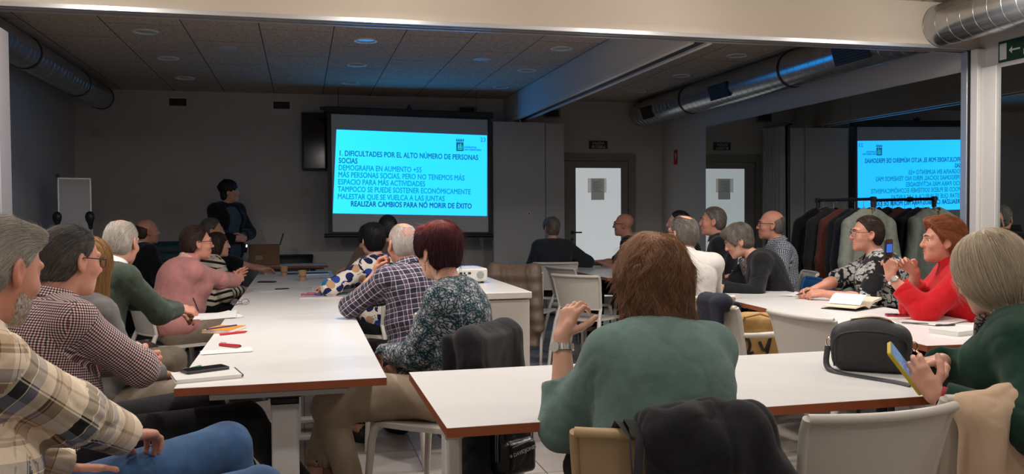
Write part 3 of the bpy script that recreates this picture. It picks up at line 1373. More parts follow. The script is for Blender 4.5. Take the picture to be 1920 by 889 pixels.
    set_uv(so, seg_uv(V, F, segs))
    if jacket:
        J = Sdf()
        jm, jw, jz = jacket
        J.p = [((lambda f: (lambda x, y, z: f(x, y, z) - .012))(f), (None if l is None else l - .012), (None if h_ is None else h_ + .012), k, o) if o == 'u' else (f, l, h_, k, o) for f, l, h_, k, o in S.p]
        if jz is not None:
            J.cap(p0 + vn(0, -.01, .05), p0 + vn(0, -.01, jz - hz), .17 * g * sc, .19 * g * sc, k=.05, flat=((0, 1, 0), .8))
        J.rbox(p2 + ty * .22 - tz * .2, (jw, .13, .75), .01, Rt, op='s', k=.01)
        V, F = J.mesh(max(fine * 1.3, .0075))
        V = wrinkle(V, F, wr, foci, seed + 7)
        jo = link_mesh('jacket', V, F, jm, root, smooth=True)
        set_uv(jo, seg_uv(V, F, segs))
    # ---------------- collar
    if collar is not None:
        cm, ch, gap = collar
        ax = unit(nt_ - nb)
        cx = unit(ux - ax * (ux @ ax))
        cy = np.cross(ax, cx)
        c0 = nb + ax * .040
        r0 = .068 * sc * (.9 if female else 1)

        def cf(u, v):
            a = math.radians(90 + gap / 2 + (360 - gap) * u)
            dd = cx * math.cos(a) * 1.02 + cy * math.sin(a)
            fr = max(0, math.sin(a))
            stand = ch
            if v < .45:
                t = v / .45
                return c0 + dd * (r0 + .010 - .006 * t) + ax * (stand * t - fr * .018)
            t = (v - .45) / .55
            return c0 + dd * (r0 + .005 + .026 * t) + ax * (stand - (stand * 1.15 + .012 * fr) * t - fr * .018)
        mb = MB().sheet(cf, 28, 8, .0028)
        cobj = mb.build('collar', cm, so, ang=60)
        me = cobj.data
        me.uv_layers.new(name='UVMap')
        uv = []
        for pl in me.polygons:
            for li in pl.loop_indices:
                p = np.array(me.vertices[me.loops[li].vertex_index].co) - c0
                uv.append((math.atan2(p @ cy, p @ cx) * .08, p @ ax))
        me.uv_layers[0].data.foreach_set('uv', np.array(uv, np.float32).ravel())
    # ---------------- trousers
    Q = Sdf()
    Q.ell(tors[0][0] - vn(0, 0, .01), np.array(tors[0][1]) * sc * vn(1, 1, .85) + .008, Rt, k=.03)
    tsegs = [(p0, p0 + tz * .1, ty, .15, 1.5)]
    tf = [(p0 + vn(0, .1, 0), .12, .8)]
    for s in (-1, 1):
        hip, kn, an, toe = Lg[s]
        Q.cap(hip, kn, .086 * g * sc + .008, .060 * sc * ag + .010, k=.03)
        Q.cap(kn, an + (kn - an) * .10, .058 * sc * ag + .008, .052, k=.025)
        d = unit(an - kn)
        Q.cap(an + (kn - an) * .12, an + d * .1, .040, .046, op='s', k=.006)
        Q.rbox(an + d * .03, (.07, .07, .05), .004, np.stack([unit(np.cross(d, (.9, .2, .3))), unit(np.cross(d, np.cross(d, (.9, .2, .3)))), d], 1), op='s', k=.004)
        tsegs += [(hip, kn, vn(0, 0, 1), .08, 1.2), (kn, an, vn(0, 1, 0), .06, 1)]
        tf += [(kn, .1, 1.2), (hip + vn(0, .06, .02), .1, .8)]
    V, F = Q.mesh(max(.011, fine * 1.6))
    V = wrinkle(V, F, .005, tf, seed + 50)
    po = link_mesh(garment_names[1], V, F, pants, root, smooth=True)
    set_uv(po, seg_uv(V, F, tsegs))
    for s in (-1, 1):
        hip, kn, an, toe = Lg[s]
        shoe_mesh('shoe', an, toe, shoes or mat('black_leather', (.012, .012, .013), .45), root, h=max(.009, fine * 1.4), sole=sole)
    # ---------------- hair
    if style:
        Hs = hair_sdf(style, hp)
        hh = max(.0035, fine * .8)
        V, F = Hs.mesh(hh)
        nrm = vnormals(V, F)
        na_ = hp.get('namp', .0022 if style not in ('bob', 'curly', 'pixie') else .0035)
        rag = noise3(V * vn(240, 240, 45) + noise3(V * 40, seed)[:, None] * 3, seed + 4) - .5
        rag2 = noise3(V * vn(70, 70, 22), seed + 5) - .5
        V = V + nrm * (na_ * (rag + 1.3 * rag2))[:, None]
        hv = np.clip(.5 + rag * .7 + rag2 * .5, 0, 1)
        if nst:
            hv = hv * .55
            cr = np.array(hp.get('crown', (0, -.055, .118)))
            gv = hp.get('grav', .55)
            fwd = np.array(hp.get('comb', (0, .0, 0)))

            def flow(p, t):
                if style in ('short', 'bald', 'thin'):        # combed back over the top, down and back at the sides
                    w_ = np.clip(1 - (p[:, 2:3] - .02) / .07, 0, 1)
                    return (1 - w_) * np.stack([p[:, 0] * 4 + .25, -np.ones(len(p)), -.1 + 0 * p[:, 0]], 1) + w_ * np.array((0, -.55, -.85))
                v = p - cr
                v = v / (np.linalg.norm(v, axis=1, keepdims=True) + .02)
                return v + np.array((0, 0, -gv)) + fwd * np.clip(1 - np.abs(p[:, 2:3] - .08) * 12, 0, 1)
            st, ph = strands(Hs, nst, hp.get('slen', .05), 0, flow, seed, hp.get('lift', .003), fly=hp.get('fly', .004), wav=hwav, wfreq=hp.get('wfreq', 60), clump=hp.get('clump', 0))
            sv, sf = strand_mesh(st, hp.get('swid', .0008))
            rv = np.random.default_rng(seed).random(len(st))
            if hp.get('clump'):
                rv = np.clip(.5 * rv + 1.1 * (noise3(st[:, 0] * hp['clump'] * 1.4, seed + 6) - .5) + .25, 0, 1)
            rv = np.repeat(.5 + (rv - .5) * hp.get('contrast', .5), st.shape[1] * 3)
            if 'tone' in hp:
                rv = np.clip(hp['tone'](sv, rv), 0, 1)
                hv = np.clip(hp['tone'](V, hv), 0, 1)
            F = np.concatenate([F, sf + len(V)])
            V = np.concatenate([V, sv])
            hv = np.concatenate([hv, rv])
        elif 'tone' in hp:
            hv = np.clip(hp['tone'](V, hv), 0, 1)
        V = hc + (V * hs) @ Rh.T
        ho = link_mesh('hair', V, F, hair, root, smooth=True)
        set_attr(ho, 'hv', hv)
    if hp.get('beard'):
        Bd = Sdf()
        Bd.ell((0, .026, -.035), (.0612, .0675, .0755))
        Bd.ell((0, .045, -.082), (.042, .0475, .037), k=.03)
        Bd.ell((0, .074, -.106), (.0225, .0195, .0185), k=.02)
        Bd.plane((0, .62, .78), (0, .03, -.016), k=.006)
        Bd.plane((0, -1, -.35), (0, .000, -.03), k=.004)
        Bd.ell((0, .10, -.015), (.042, .05, .038), op='s', k=.008)
        Bd.ell((0, .108, -.059), (.022, .03, .008), op='s', k=.006)
        V, F = Bd.mesh(.004)
        hv = noise3(V * 300, 3)
        if nst:
            st, ph = strands(Bd, 2600, .008, 0, lambda p, t: np.tile(np.array((0, .25, -1.)), (len(p), 1)), seed + 3, .0015, segs=3, fly=.001)
            sv, sf = strand_mesh(st, .0005)
            F = np.concatenate([F, sf + len(V)])
            V = np.concatenate([V, sv])
            hv = np.concatenate([hv, np.repeat(np.random.default_rng(seed).random(len(st)), st.shape[1] * 3)])
        ho = link_mesh('beard', hc + (V * hs) @ Rh.T, F, hp['beard'], root, smooth=True)
        set_attr(ho, 'hv', hv)
    if face:
        for s in (-1, 1):
            m = MB()
            n = 12
            vs, fs, mi = [], [], []
            for i in range(n + 1):
                th = PI * i / n
                for k in range(16):
                    a = 2 * PI * k / 16
                    vs.append(T(s * .0315 + .0116 * math.sin(th) * math.cos(a), .0728 + .0116 * math.cos(th), .0032 + .0116 * math.sin(th) * math.sin(a)))
            for i in range(n):
                for k in range(16):
                    fs.append((i * 16 + k, (i + 1) * 16 + k, (i + 1) * 16 + (k + 1) % 16, i * 16 + (k + 1) % 16))
                    mi.append(1 if i < 2 else 0)
            m.v, m.f, m.mi = [tuple(v) for v in vs], fs, mi
            m.build('eye', None, root, mats=[EYE_W, EYE_I])
            e = MB().tube([T(s * .014, .0985, .0265), T(s * .028, .0975, .0325), T(s * .047, .0845, .0285)], [.0028, .0032, .0015], 8)
            e.build('eyebrow', brow or mat('brow_dark', (.03, .022, .018), .7), root)
    if glasses:
        make_glasses(root, T, Rh, glasses)
    root['_x'] = 0
    del root['_x']
    return dict(root=root, T=lambda x, y, z: pos + Rw @ T(x, y, z), hc=pos + Rw @ hc, p3=pos + Rw @ p3, p2=pos + Rw @ p2,
                A={s: (pos + Rw @ A[s][0], pos + Rw @ A[s][1], Rw @ A[s][2]) for s in A}, L=dict(T=T, Rh=Rh, hc=hc, nb=nb, nt=nt_, ux=ux, ty=ty, tz=tz, sh=sh, A=A, p0=p0, p1=p1, p2=p2, p3=p3, Lg=Lg), W=lambda v: pos + Rw @ np.asarray(v))


# ------------------------------------------------------------------ setting
def floor_mat():
    m, nt, b = nm('floor_tiles')
    tc = N(nt, 'ShaderNodeTexCoord')
    br = N(nt, 'ShaderNodeTexBrick', i_Scale=1.0)
    br.offset = 0
    br.inputs['Brick Width'].default_value = .60
    br.inputs['Row Height'].default_value = .60
    br.inputs['Mortar Size'].default_value = .0035
    br.inputs['Mortar Smooth'].default_value = .1
    br.inputs['Color1'].default_value = rgba(s2l(150, 143, 138))
    br.inputs['Color2'].default_value = rgba(s2l(160, 152, 146))
    br.inputs['Mortar'].default_value = rgba(s2l(80, 75, 72))
    nt.links.new(tc.outputs['Object'], br.inputs['Vector'])
    no = N(nt, 'ShaderNodeTexNoise', i_Scale=3.0, i_Detail=6.0)
    nt.links.new(tc.outputs['Object'], no.inputs['Vector'])
    r = ramp(nt, [(.3, (.82, .82, .82)), (.7, (1.08, 1.07, 1.06))])
    nt.links.new(no.outputs['Fac'], r.inputs[0])
    nt.links.new(mixc(nt, 1.0, br.outputs['Color'], r.outputs[0], 'MULTIPLY'), b.inputs['Base Color'])
    b.inputs['Roughness'].default_value = .42
    return m


def ceil_mat():
    """wood-wool slabs, 0.60 x 1.20 m, staggered, with dark joints"""
    m, nt, b = nm('wood_wool_ceiling')
    tc = N(nt, 'ShaderNodeTexCoord')
    mp = N(nt, 'ShaderNodeMapping')
    mp.inputs['Rotation'].default_value = (0, 0, PI / 2)
    mp.inputs['Location'].default_value = (.22, -.28, 0)
    nt.links.new(tc.outputs['Object'], mp.inputs[0])
    br = N(nt, 'ShaderNodeTexBrick', i_Scale=1.0)
    br.offset = .5
    br.inputs['Brick Width'].default_value = 1.2
    br.inputs['Row Height'].default_value = .594
    br.inputs['Mortar Size'].default_value = .005
    br.inputs['Mortar Smooth'].default_value = .3
    br.inputs['Color1'].default_value = rgba(s2l(205, 184, 160))
    br.inputs['Color2'].default_value = rgba(s2l(212, 192, 168))
    br.inputs['Mortar'].default_value = rgba(s2l(70, 60, 52))
    nt.links.new(mp.outputs[0], br.inputs['Vector'])
    no = N(nt, 'ShaderNodeTexNoise', i_Scale=60.0, i_Detail=4.0)
    nt.links.new(tc.outputs['Object'], no.inputs['Vector'])
    r = ramp(nt, [(.32, (.6, .6, .6)), (.66, (1.15, 1.15, 1.15))])
    nt.links.new(no.outputs['Fac'], r.inputs[0])
    nt.links.new(mixc(nt, 1.0, br.outputs['Color'], r.outputs[0], 'MULTIPLY'), b.inputs['Base Color'])
    b.inputs['Roughness'].default_value = .95
    bp = N(nt, 'ShaderNodeBump', i_Strength=.5, i_Distance=.004)
    nt.links.new(no.outputs['Fac'], bp.inputs['Height'])
    nt.links.new(bp.outputs[0], b.inputs['Normal'])
    return m


WALL = mat('wall_paint', s2l(212, 210, 208), .8, spec=.2, nscale=2, namt=.02)
WALLC = mat('wall_paint_cream', s2l(216, 203, 186), .8, spec=.2, nscale=2, namt=.02)
WHITE = mat('white_lacquer', s2l(222, 218, 212), .35)
ALU = mat('aluminium_rail', (.62, .62, .62), .35, metal=.6)
DARK = mat('dark_slot', (.015, .015, .016), .6)
BLK = mat('black_plastic', (.012, .012, .014), .42)
MIRROR = mat('mirror_glass', (.66, .70, .70), .012, metal=1.0)
DUCT = mat('galvanised_duct', (.52, .53, .54), .27, metal=.95, nscale=9, namt=.12)
STEEL = mat('chrome_steel', (.7, .7, .7), .2, metal=1.0)
GREYP = mat('grey_powder_coat', s2l(196, 192, 186), .4)


def struct(o):
    o['kind'] = 'structure'
    return o


Y0 = -3.2
struct(MB().b2((XL - .2, Y0 - .2, -.1), (XR + .2, YB + .2, 0)).build('floor', floor_mat(), smooth=False))
struct(MB().b2((XL - .2, Y0 - .2, CZ), (XR + .2, YB + .2, CZ + .1)).build('ceiling', ceil_mat(), smooth=False))
struct(MB().b2((XL - .2, YB, 0), (XR + .2, YB + .2, CZ)).build('wall_back', WALL, smooth=False))
struct(MB().b2((XL - .2, Y0, 0), (XL, YB, CZ)).build('wall_left', WALL, smooth=False))
struct(MB().b2((XR, Y0, 0), (XR + .2, YB, CZ)).build('wall_right', WALL, smooth=False))
struct(MB().b2((XL - .2, Y0 - .2, 0), (XR + .2, Y0, CZ)).build('wall_front', WALL, smooth=False))
# pilaster on the left wall, just behind the parked panels
struct(MB().b2((XL, 6.1, 0), (XL + .12, 8.3, 2.40)).build('trim_1', WALL, smooth=False))
# lintel of the big opening with the track of the movable wall under it
struct(MB().b2((XL, YP, 2.55), (XR, YP + .16, CZ)).build('wall_lintel', WALLC, smooth=False))
m = MB()
for a, b_ in ((0, .022), (.064, .082), (.138, .16)):
    m.b2((XL, YP + a, 2.525), (XR, YP + b_, 2.551))
lt = struct(m.build('trim_2', ALU, smooth=False))
struct(MB().b2((XL, YP + .021, 2.535), (XR, YP + .14, 2.552)).build('trim_3', DARK, smooth=False))
# beam of the second movable wall, running to the back wall
BX0, BX1 = 2.66, 2.84
struct(MB().b2((BX0, YP + .16, 2.545), (BX1, YB, CZ)).build('wall_beam', WALL, smooth=False))
m = MB()
m.b2((BX0, YP + .16, 2.515), (BX0 + .045, YB, 2.546))
m.b2((BX1 - .035, YP + .16, 2.515), (BX1, YB, 2.546))
struct(m.build('trim_4', mat('white_rail', s2l(225, 222, 216), .4), smooth=False))
struct(MB().b2((BX0 + .044, YP + .16, 2.53), (BX1 - .034, YB, 2.547)).build('trim_5', DARK, smooth=False))
# jamb at the right end of the opening
struct(MB().b2((4.885, 5.40, 0), (XR, 5.47, 2.525)).build('trim_6', WHITE, bevel=.004))
struct(MB().b2((4.905, 5.47, 0), (XR, 5.515, 2.525)).build('trim_7', DARK, smooth=False))
struct(MB().b2((4.895, 5.515, 0), (XR, 5.578, 2.525)).build('trim_8', ALU, bevel=.003))
struct(MB().b2((4.915, 5.255, 0), (XR, 5.395, 2.38)).build('trim_9', WHITE, bevel=.004))
# movable wall panels parked at the left end
t = empty('folding_wall_panel', (-2.12, 5.15, 0), 0, 'stack of white movable wall panels parked at the left end of the opening', 'wall panel')
for k in range(3):
    MB().b2((-.52 + k * .001, -.30 + k * .2, .02), (.52, -.11 + k * .2, 2.375)).build('panel', mat('panel_grey_white', s2l(168, 162, 162), .5), t, bevel=.006)


def mirror_panel(y0, y1, z0, z1, label, group):
    o = MB().b2((XR - .012, y0 + .0015, z0), (XR - .0005, y1 - .0015, z1)).build('wall_mirror', MIRROR, smooth=False)
    return tag(o, label, 'mirror', group)


mirror_panel(6.99, 9.92, .10, 2.385, 'wall mirror panel beside the door, right of the fire sign', 'mirrors on the right wall')
mirror_panel(5.58, 6.99, .10, 2.385, 'wall mirror panel behind the coat rack, reflecting the slide', 'mirrors on the right wall')
mirror_panel(2.4, 5.25, .10, 2.36, 'wall mirror under the green exit sign', 'mirrors on the right wall')


# ------------------------------------------------------------------ lights in the ceiling
def downlight(x, y, lit, label, group, r=.105):
    t = empty('ceiling_light', (x, y, CZ), 0, label, 'ceiling light', group)
    MB().lathe([(r * .78, -.001), (r * .80, -.010), (r * .96, -.012), (r, -.006), (r, -.0005)], 32).build('rim', mat('light_rim', s2l(225, 225, 222), .3), t)
    d = MB().lathe([(.001, -.0030), (r * .5, -.0028), (r * .79, -.0022)], 28, cap=False)
    if lit:
        MB().lathe([(r * .9, -.004), (r * .88, -.03), (r * .7, -.055), (r * .35, -.068), (.001, -.071)], 28, cap=False).build('diffuser', mat('lit_diffuser', (1, .95, .88), .3, emit=6), t)  # dome, with the point light, added to throw light sideways onto the lintel
        for kind, e in (('POINT', LAMP_W * .28 * LAMP_K[y][0]), ('AREA', LAMP_W * .30 * LAMP_K[y][1])):
            l = bpy.data.lights.new('lamp', kind)
            if kind == 'POINT':
                l.shadow_soft_size = .06
            else:
                l.shape = 'DISK'
                l.size = r * 1.6
                l.spread = math.radians(165)
            l.energy = e
            l.color = LAMP_C
            lo = bpy.data.objects.new('lamp', l)
            C.objects.link(lo)
            lo.parent = t
            lo.location = (0, 0, -.14)
    else:
        d.build('diffuser', mat('unlit_diffuser', s2l(190, 190, 186), .12), t)
    return t


rown = ('row by the left duct', 'row over the left table', 'row beside the dividing beam', 'row by the right duct')
yn = ('nearest the lintel', 'in the middle', 'nearest the back wall')
for i, x in enumerate(LAMP_X):
    for j, y in enumerate(LAMP_Y_FAR):
        downlight(x, y, False, 'unlit round ceiling light %s of the %s' % (yn[j], rown[i]), 'unlit ceiling lights of the far room')
for x in LAMP_X:
    for y in LAMP_Y_NEAR:
        downlight(x, y, True, 'lit round ceiling light over the near tables, above the picture', 'lit ceiling lights of the near room')
for x, y, lb in ((-.64, 8.29, 'flat white speaker disc in the ceiling left of the screen'), (1.76, 8.39, 'flat white speaker disc in the ceiling near the dividing beam')):
    o = MB().lathe([(.09, -.0005), (.09, -.006), (.07, -.010), (.001, -.011)], 32, (x, y, CZ)).build('ceiling_speaker', mat('speaker_grille', s2l(205, 205, 202), .5))
    tag(o, lb, 'ceiling speaker', 'flat white discs in the ceiling')
t = empty('emergency_light', (.566, 7.08, CZ), 0, 'flat rectangular emergency light on the ceiling near the lintel', 'emergency light')
MB().b2((-.125, -.055, -.012), (.125, .055, -.0005)).build('housing', WHITE, t, bevel=.003)
MB().b2((-.112, -.042, -.014), (.112, .042, -.0115)).build('cover', mat('glossy_cover', s2l(230, 235, 235), .08), t)


# ------------------------------------------------------------------ ventilation
def duct(x, z, r, y0, y1, rings, grilles, label, capfar=True):
    t = empty('ventilation_duct', (x, y0, z), 0, label, 'duct')
    prof = []
    yy = 0
    L = y1 - y0
    n = int(L / .115)
    body = MB()
    pts, rad = [], []
    for k in range(n + 1):
        y = L * k / n
        for dy, dr_ in ((-.012, 0), (-.005, 0), (-.002, .0016), (.002, .0016), (.005, 0), (.012, 0)):
            if 0 <= y + dy <= L:
                pts.append((0, y + dy, 0))
                rad.append(r + dr_)
    body.tube(pts, rad, 40)
    if capfar:
        body.tube([(0, L, 0), (0, L + .03, 0), (0, L + .07, 0), (0, L + .09, 0)], [r, r * .97, r * .8, r * .4], 40)
    body.build('pipe', DUCT, t, ang=25)
    for y in rings:
        MB().tube([(0, y - y0 - .016, 0), (0, y - y0 - .012, 0), (0, y - y0 + .012, 0), (0, y - y0 + .016, 0)], [r + .001, r + .008, r + .008, r + .001], 40).build('coupling_ring', BLK, t)
    for y, an, ln in grilles:
        a = math.radians(an)
        R = Matrix.Rotation(-(a - PI / 2) if False else 0, 3, 'Y')
        d = Vector((math.cos(a), 0, math.sin(a)))
        tt = Vector((-math.sin(a), 0, math.cos(a)))
        g = MB()
        R = Matrix((tt, Vector((0, 1, 0)), d)).transposed()
        c = d * (r - .004) + Vector((0, y - y0, 0))
        g.box(c, (.16, ln, .03), R)
        o = g.build('grille', DARK, t, bevel=.003)
        s_ = MB()
        for q in range(7):
            s_.box(c + tt * (-.066 + q * .022) + d * .017, (.005, ln - .02, .006), R)
        s_.build('slat', mat('dark_slat', (.05, .05, .055), .5), o)
    return t


duct(4.57, 2.68, .17, YP + .14, 11.12, (9.55, 7.35), ((10.55, 197, .30), (8.55, 197, .42), (6.25, 197, .45)), 'silver spiral ventilation duct along the right wall of the far room')
duct(4.60, 2.69, .155, 3.4, YP - .005, (), (), 'silver duct end sticking out of the lintel at the upper right', False)
duct(-2.24, 2.705, .135, 5.65, 10.85, (8.0, 9.72, 10.85), (), 'grey round ventilation duct along the left wall')


def vent(x, z, label, dark):
    t = empty('wall_vent', (x, YB, z), 0, label, 'vent', 'air vents high on the back wall')
    MB().b2((-.125, -.012, -.065), (.125, -.0005, .065)).build('frame', WHITE if not dark else mat('vent_frame_grey', s2l(150, 148, 145), .5), t, bevel=.003)
    MB().b2((-.10, -.0135, -.045), (.10, -.011, .045)).build('backing', DARK, t)
    g = MB()
    for k in range(9):
        g.b2((-.098 + k * .0235, -.016, -.044), (-.090 + k * .0235, -.012, .044))
    for k in range(4):
        g.b2((-.10, -.016, -.036 + k * .022), (.10, -.0125, -.032 + k * .022))
    g.build('grid', mat('vent_grid', (.06, .06, .06), .5), t)


vent(-1.46, 2.72, 'square grid air vent near the left corner of the back wall', False)
vent(-.227, 2.71, 'square grid air vent above and left of the television', False)
vent(2.16, 2.688, 'dark air vent above the right end of the screen', True)
vent(3.33, 2.684, 'dark air vent right of the dividing beam', True)

# ------------------------------------------------------------------ back wall: door, signs, television
t = empty('door_1', (3.99, YB, 0), 0)
t['kind'] = 'structure'
DG = mat('door_grey', s2l(150, 146, 140), .5)
m = MB()
m.b2((-.60, -.05, 0), (-.50, -.0005, 2.14))
m.b2((.44, -.05, 0), (.54, -.0005, 2.14))
m.b2((-.4995, -.05, 2.04), (.4395, -.0005, 2.14))
m.build('door_frame', DG, t, bevel=.003)
m = MB()
m.b2((-.495, -.042, .005), (-.33, -.004, 2.035))
m.b2((.33, -.042, .005), (.435, -.004, 2.035))
m.b2((-.331, -.042, 1.94), (.331, -.004, 2.035))
m.b2((-.331, -.042, .005), (.331, -.004, .16))
m.build('door_leaf', DG, t, bevel=.003)
fg, nt, b = nm('frosted_backlit_glass')
b.inputs['Base Color'].default_value = (.7, .72, .74, 1)
b.inputs['Roughness'].default_value = .55
b.inputs['Emission Color'].default_value = (.93, .98, 1.0, 1)
b.inputs['Emission Strength'].default_value = .43
MB().b2((-.331, -.03, .16), (.331, -.012, 1.94)).build('frosted_pane', fg, t)
PAPER = mat('paper', s2l(232, 230, 226), .7)
m = MB().b2((-.155, -.0325, 1.60), (.12, -.0305, 1.80))
m.build('notice', mat('backlit_paper_pale', (.36, .36, .345), .8, emit=.62), t)  # emission stands in for door light passing through the sheet
m = MB().b2((-.105, -.0345, 1.50), (.085, -.0327, 1.795))
o = m.build('notice', mat('backlit_paper', (.16, .16, .152), .8, emit=.62), t)  # darker sheet, its glow also in place of light from behind
m = MB()
for k in range(9):
    m.b2((-.085, -.0353, 1.61 + k * .018), (.06 - (k * 37 % 5) * .012, -.0347, 1.614 + k * .018))
m.build('text_line', mat('ink_grey', (.04, .04, .04), .8), o)
m = MB()
m.tube([(-.385, -.042, 1.055), (-.385, -.085, 1.055), (-.26, -.085, 1.055)], .010, 10)
m.tube([(-.385, -.042, 1.055), (-.385, -.048, 1.055)], .026, 16)
m.tube([(-.385, -.042, .96), (-.385, -.048, .96)], .022, 16)
m.build('door_handle', mat('dark_metal', (.08, .08, .085), .35, metal=.8), t)

t = empty('exit_sign', (4.0, YB, 2.263), 0, 'black exit sign with pale letters above the frosted door', 'sign')
MB().b2((-.135, -.012, -.056), (.135, -.0005, .056)).build('plate', BLK, t, bevel=.002)
SG = mat('sign_pale', s2l(200, 200, 195), .6)
for s, z in (('SALIDA', .006), ('IRTEERA', -.046)):
    o = text_obj('lettering', s, .052, SG, t, 'CENTER', 0, 1.05, .0015)
    o.location = (0, -.0135, z)
    o.rotation_euler = (PI / 2, 0, 0)
t = empty('fire_sign', (XR, 10.83, 2.07), 0, 'small red fire extinguisher sign on the right wall beside the mirror', 'sign')
MB().b2((-.006, -.05, -.10), (-.0005, .06, .10)).build('plate', mat('sign_red', s2l(190, 28, 26), .5), t)
m = MB()
m.b2((-.0075, -.012, -.045), (-.0062, .012, .035))
m.b2((-.0075, -.005, .035), (-.0062, .005, .06))
m.b2((-.0075, .012, .045), (-.0062, .035, .055))
m.b2((-.0075, -.035, .0), (-.0062, -.022, .05))
m.build('pictogram', SG, t)
t = empty('exit_sign', (XR, 5.19, 2.47), 0, 'green emergency exit sign with a white arrow over the right mirror', 'sign')
MB().b2((-.008, -.32, -.075), (-.0005, .075, .075)).build('plate', mat('sign_green', s2l(22, 62, 40), .5), t)
m = MB()
m.b2((-.0095, -.0, -.058), (-.0082, .062, .058))
m.b2((-.0095, -.12, -.006), (-.0082, -.04, .006))
m.add([(-.0096, -.022, 0), (-.0096, -.05, .026), (-.0096, -.05, -.026), (-.0082, -.022, 0), (-.0082, -.05, .026), (-.0082, -.05, -.026)], [(0, 1, 2), (5, 4, 3), (0, 3, 4, 1), (1, 4, 5, 2), (2, 5, 3, 0)])
m.b2((-.0095, -.24, -.05), (-.0082, -.15, -.01))
m.lathe([(.02, 0), (.02, .001)], 12, (-.009, -.19, .03))
m.build('pictogram', mat('sign_white', s2l(225, 225, 220), .5), t)
t = empty('television', (.58, 11.24, 2.25), 0, 'black flat television on the back wall, half behind the screen', 'television')
MB().b2((-.565, -.045, -.365), (.565, .02, .365)).build('housing', BLK, t, bevel=.006)
MB().b2((-.54, -.048, -.335), (.54, -.044, .345)).build('display', mat('dark_display', (.006, .006, .008), .12), t)
MB().b2((-.1, .02, -.1), (.1, .059, .1)).build('bracket', DARK, t)
for x, z, nme, lb in ((-2.38, 2.32, 'wall_sensor', 'small square wall sensor high in the left corner'), (.05, 1.62, 'light_switch', 'small white switch plate left of the screen')):
    m = MB().b2((x - .05, YB - .02, z - .05), (x + .05, YB - .0005, z + .05)).b2((x - .03, YB - .024, z - .03), (x + .03, YB - .018, z + .03))
    tag(m.build(nme, mat('offwhite_plastic', s2l(200, 196, 188), .5), bevel=.004), lb, 'wall fitting')

# ------------------------------------------------------------------ projection screen
YS = 10.6
t = empty('projection_screen', (1.31, YS, 1.07), 0, 'lowered projection screen with a bright cyan text slide', 'screen')
SCN = t
tx0, tz0 = 1.31, 1.07


def quad(mb, p, y0, y1):
    vs = [(x - tx0, y, z - tz0) for x, z in p for y in (y0, y1)]
    n = len(p)
    mb.add(vs, [tuple(2 * i for i in range(n)), tuple(2 * i + 1 for i in reversed(range(n)))] + [(2 * i + 1, 2 * i, 2 * ((i + 1) % n), 2 * ((i + 1) % n) + 1) for i in range(n)][::-1])
    return mb


quad(MB(), [(.312, 1.09), (2.325, 1.065), (2.325, 2.53), (.312, 2.56)], -.002, .002).build('black_border', BLK, t, smooth=False)
quad(MB(), [(.362, 1.115), (2.285, 1.09), (2.285, 2.50), (.362, 2.535)], -.0035, -.0022).build('fabric', mat('screen_fabric', s2l(208, 210, 214), .9), t, smooth=False)
m = MB()
m.tube([(.262 - tx0, 0, 1.07 - tz0), (2.345 - tx0, 0, 1.045 - tz0)], .024, 12)
m.build('bottom_bar', BLK, t)
m = MB()
m.box((1.32 - tx0, .02, 2.572 - tz0), (2.08, .09, .075), Matrix.Rotation(math.radians(.9), 3, 'Y'))
m.build('roller_case', BLK, t, bevel=.012)
MB().b2((.23 - tx0, -.01, 2.585 - tz0), (.32 - tx0, .04, 2.62 - tz0)).build('case_bracket', BLK, t, bevel=.004)
m = MB().b2((1.28 - tx0, -.03, 2.605 - tz0), (1.325 - tx0, .05, 2.64 - tz0))
m.tube([(1.30 - tx0, .0, 2.63 - tz0), (1.30 - tx0, .0, 2.665 - tz0)], .012, 10)
m.build('pull_catch', BLK, t)
m = MB()
for x in (.45, 2.15):
    m.tube([(x - tx0, .02, 2.60 - tz0), (x - tx0, .02, CZ - tz0)], .003, 6)
m.build('suspension', DARK, t)
sl, nt, b = nm('projected_slide')
tc = N(nt, 'ShaderNodeTexCoord')
sp = N(nt, 'ShaderNodeSeparateXYZ')
nt.links.new(tc.outputs['Generated'], sp.inputs[0])
rr = ramp(nt, [(0, (.012, .355, .90)), (.5, (.008, .32, .92)), (1, (.009, .30, .95))])
nt.links.new(sp.outputs[0], rr.inputs[0])
nt.links.new(rr.outputs[0], b.inputs['Emission Color'])
b.inputs['Base Color'].default_value = (.1, .1, .1, 1)
b.inputs['Emission Strength'].default_value = SCREEN_E
QS = [(.367, 1.340), (2.269, 1.293), (2.278, 2.305), (.423, 2.349)]
quad(MB(), QS, -.0052, -.0037).build('slide_image', sl, t, smooth=False)


def ink(name, c, e):
    m, nt, b = nm(name)
    b.inputs['Base Color'].default_value = (.05, .05, .05, 1)
    b.inputs['Emission Color'].default_value = rgba(c)
    b.inputs['Emission Strength'].default_value = e
    return m


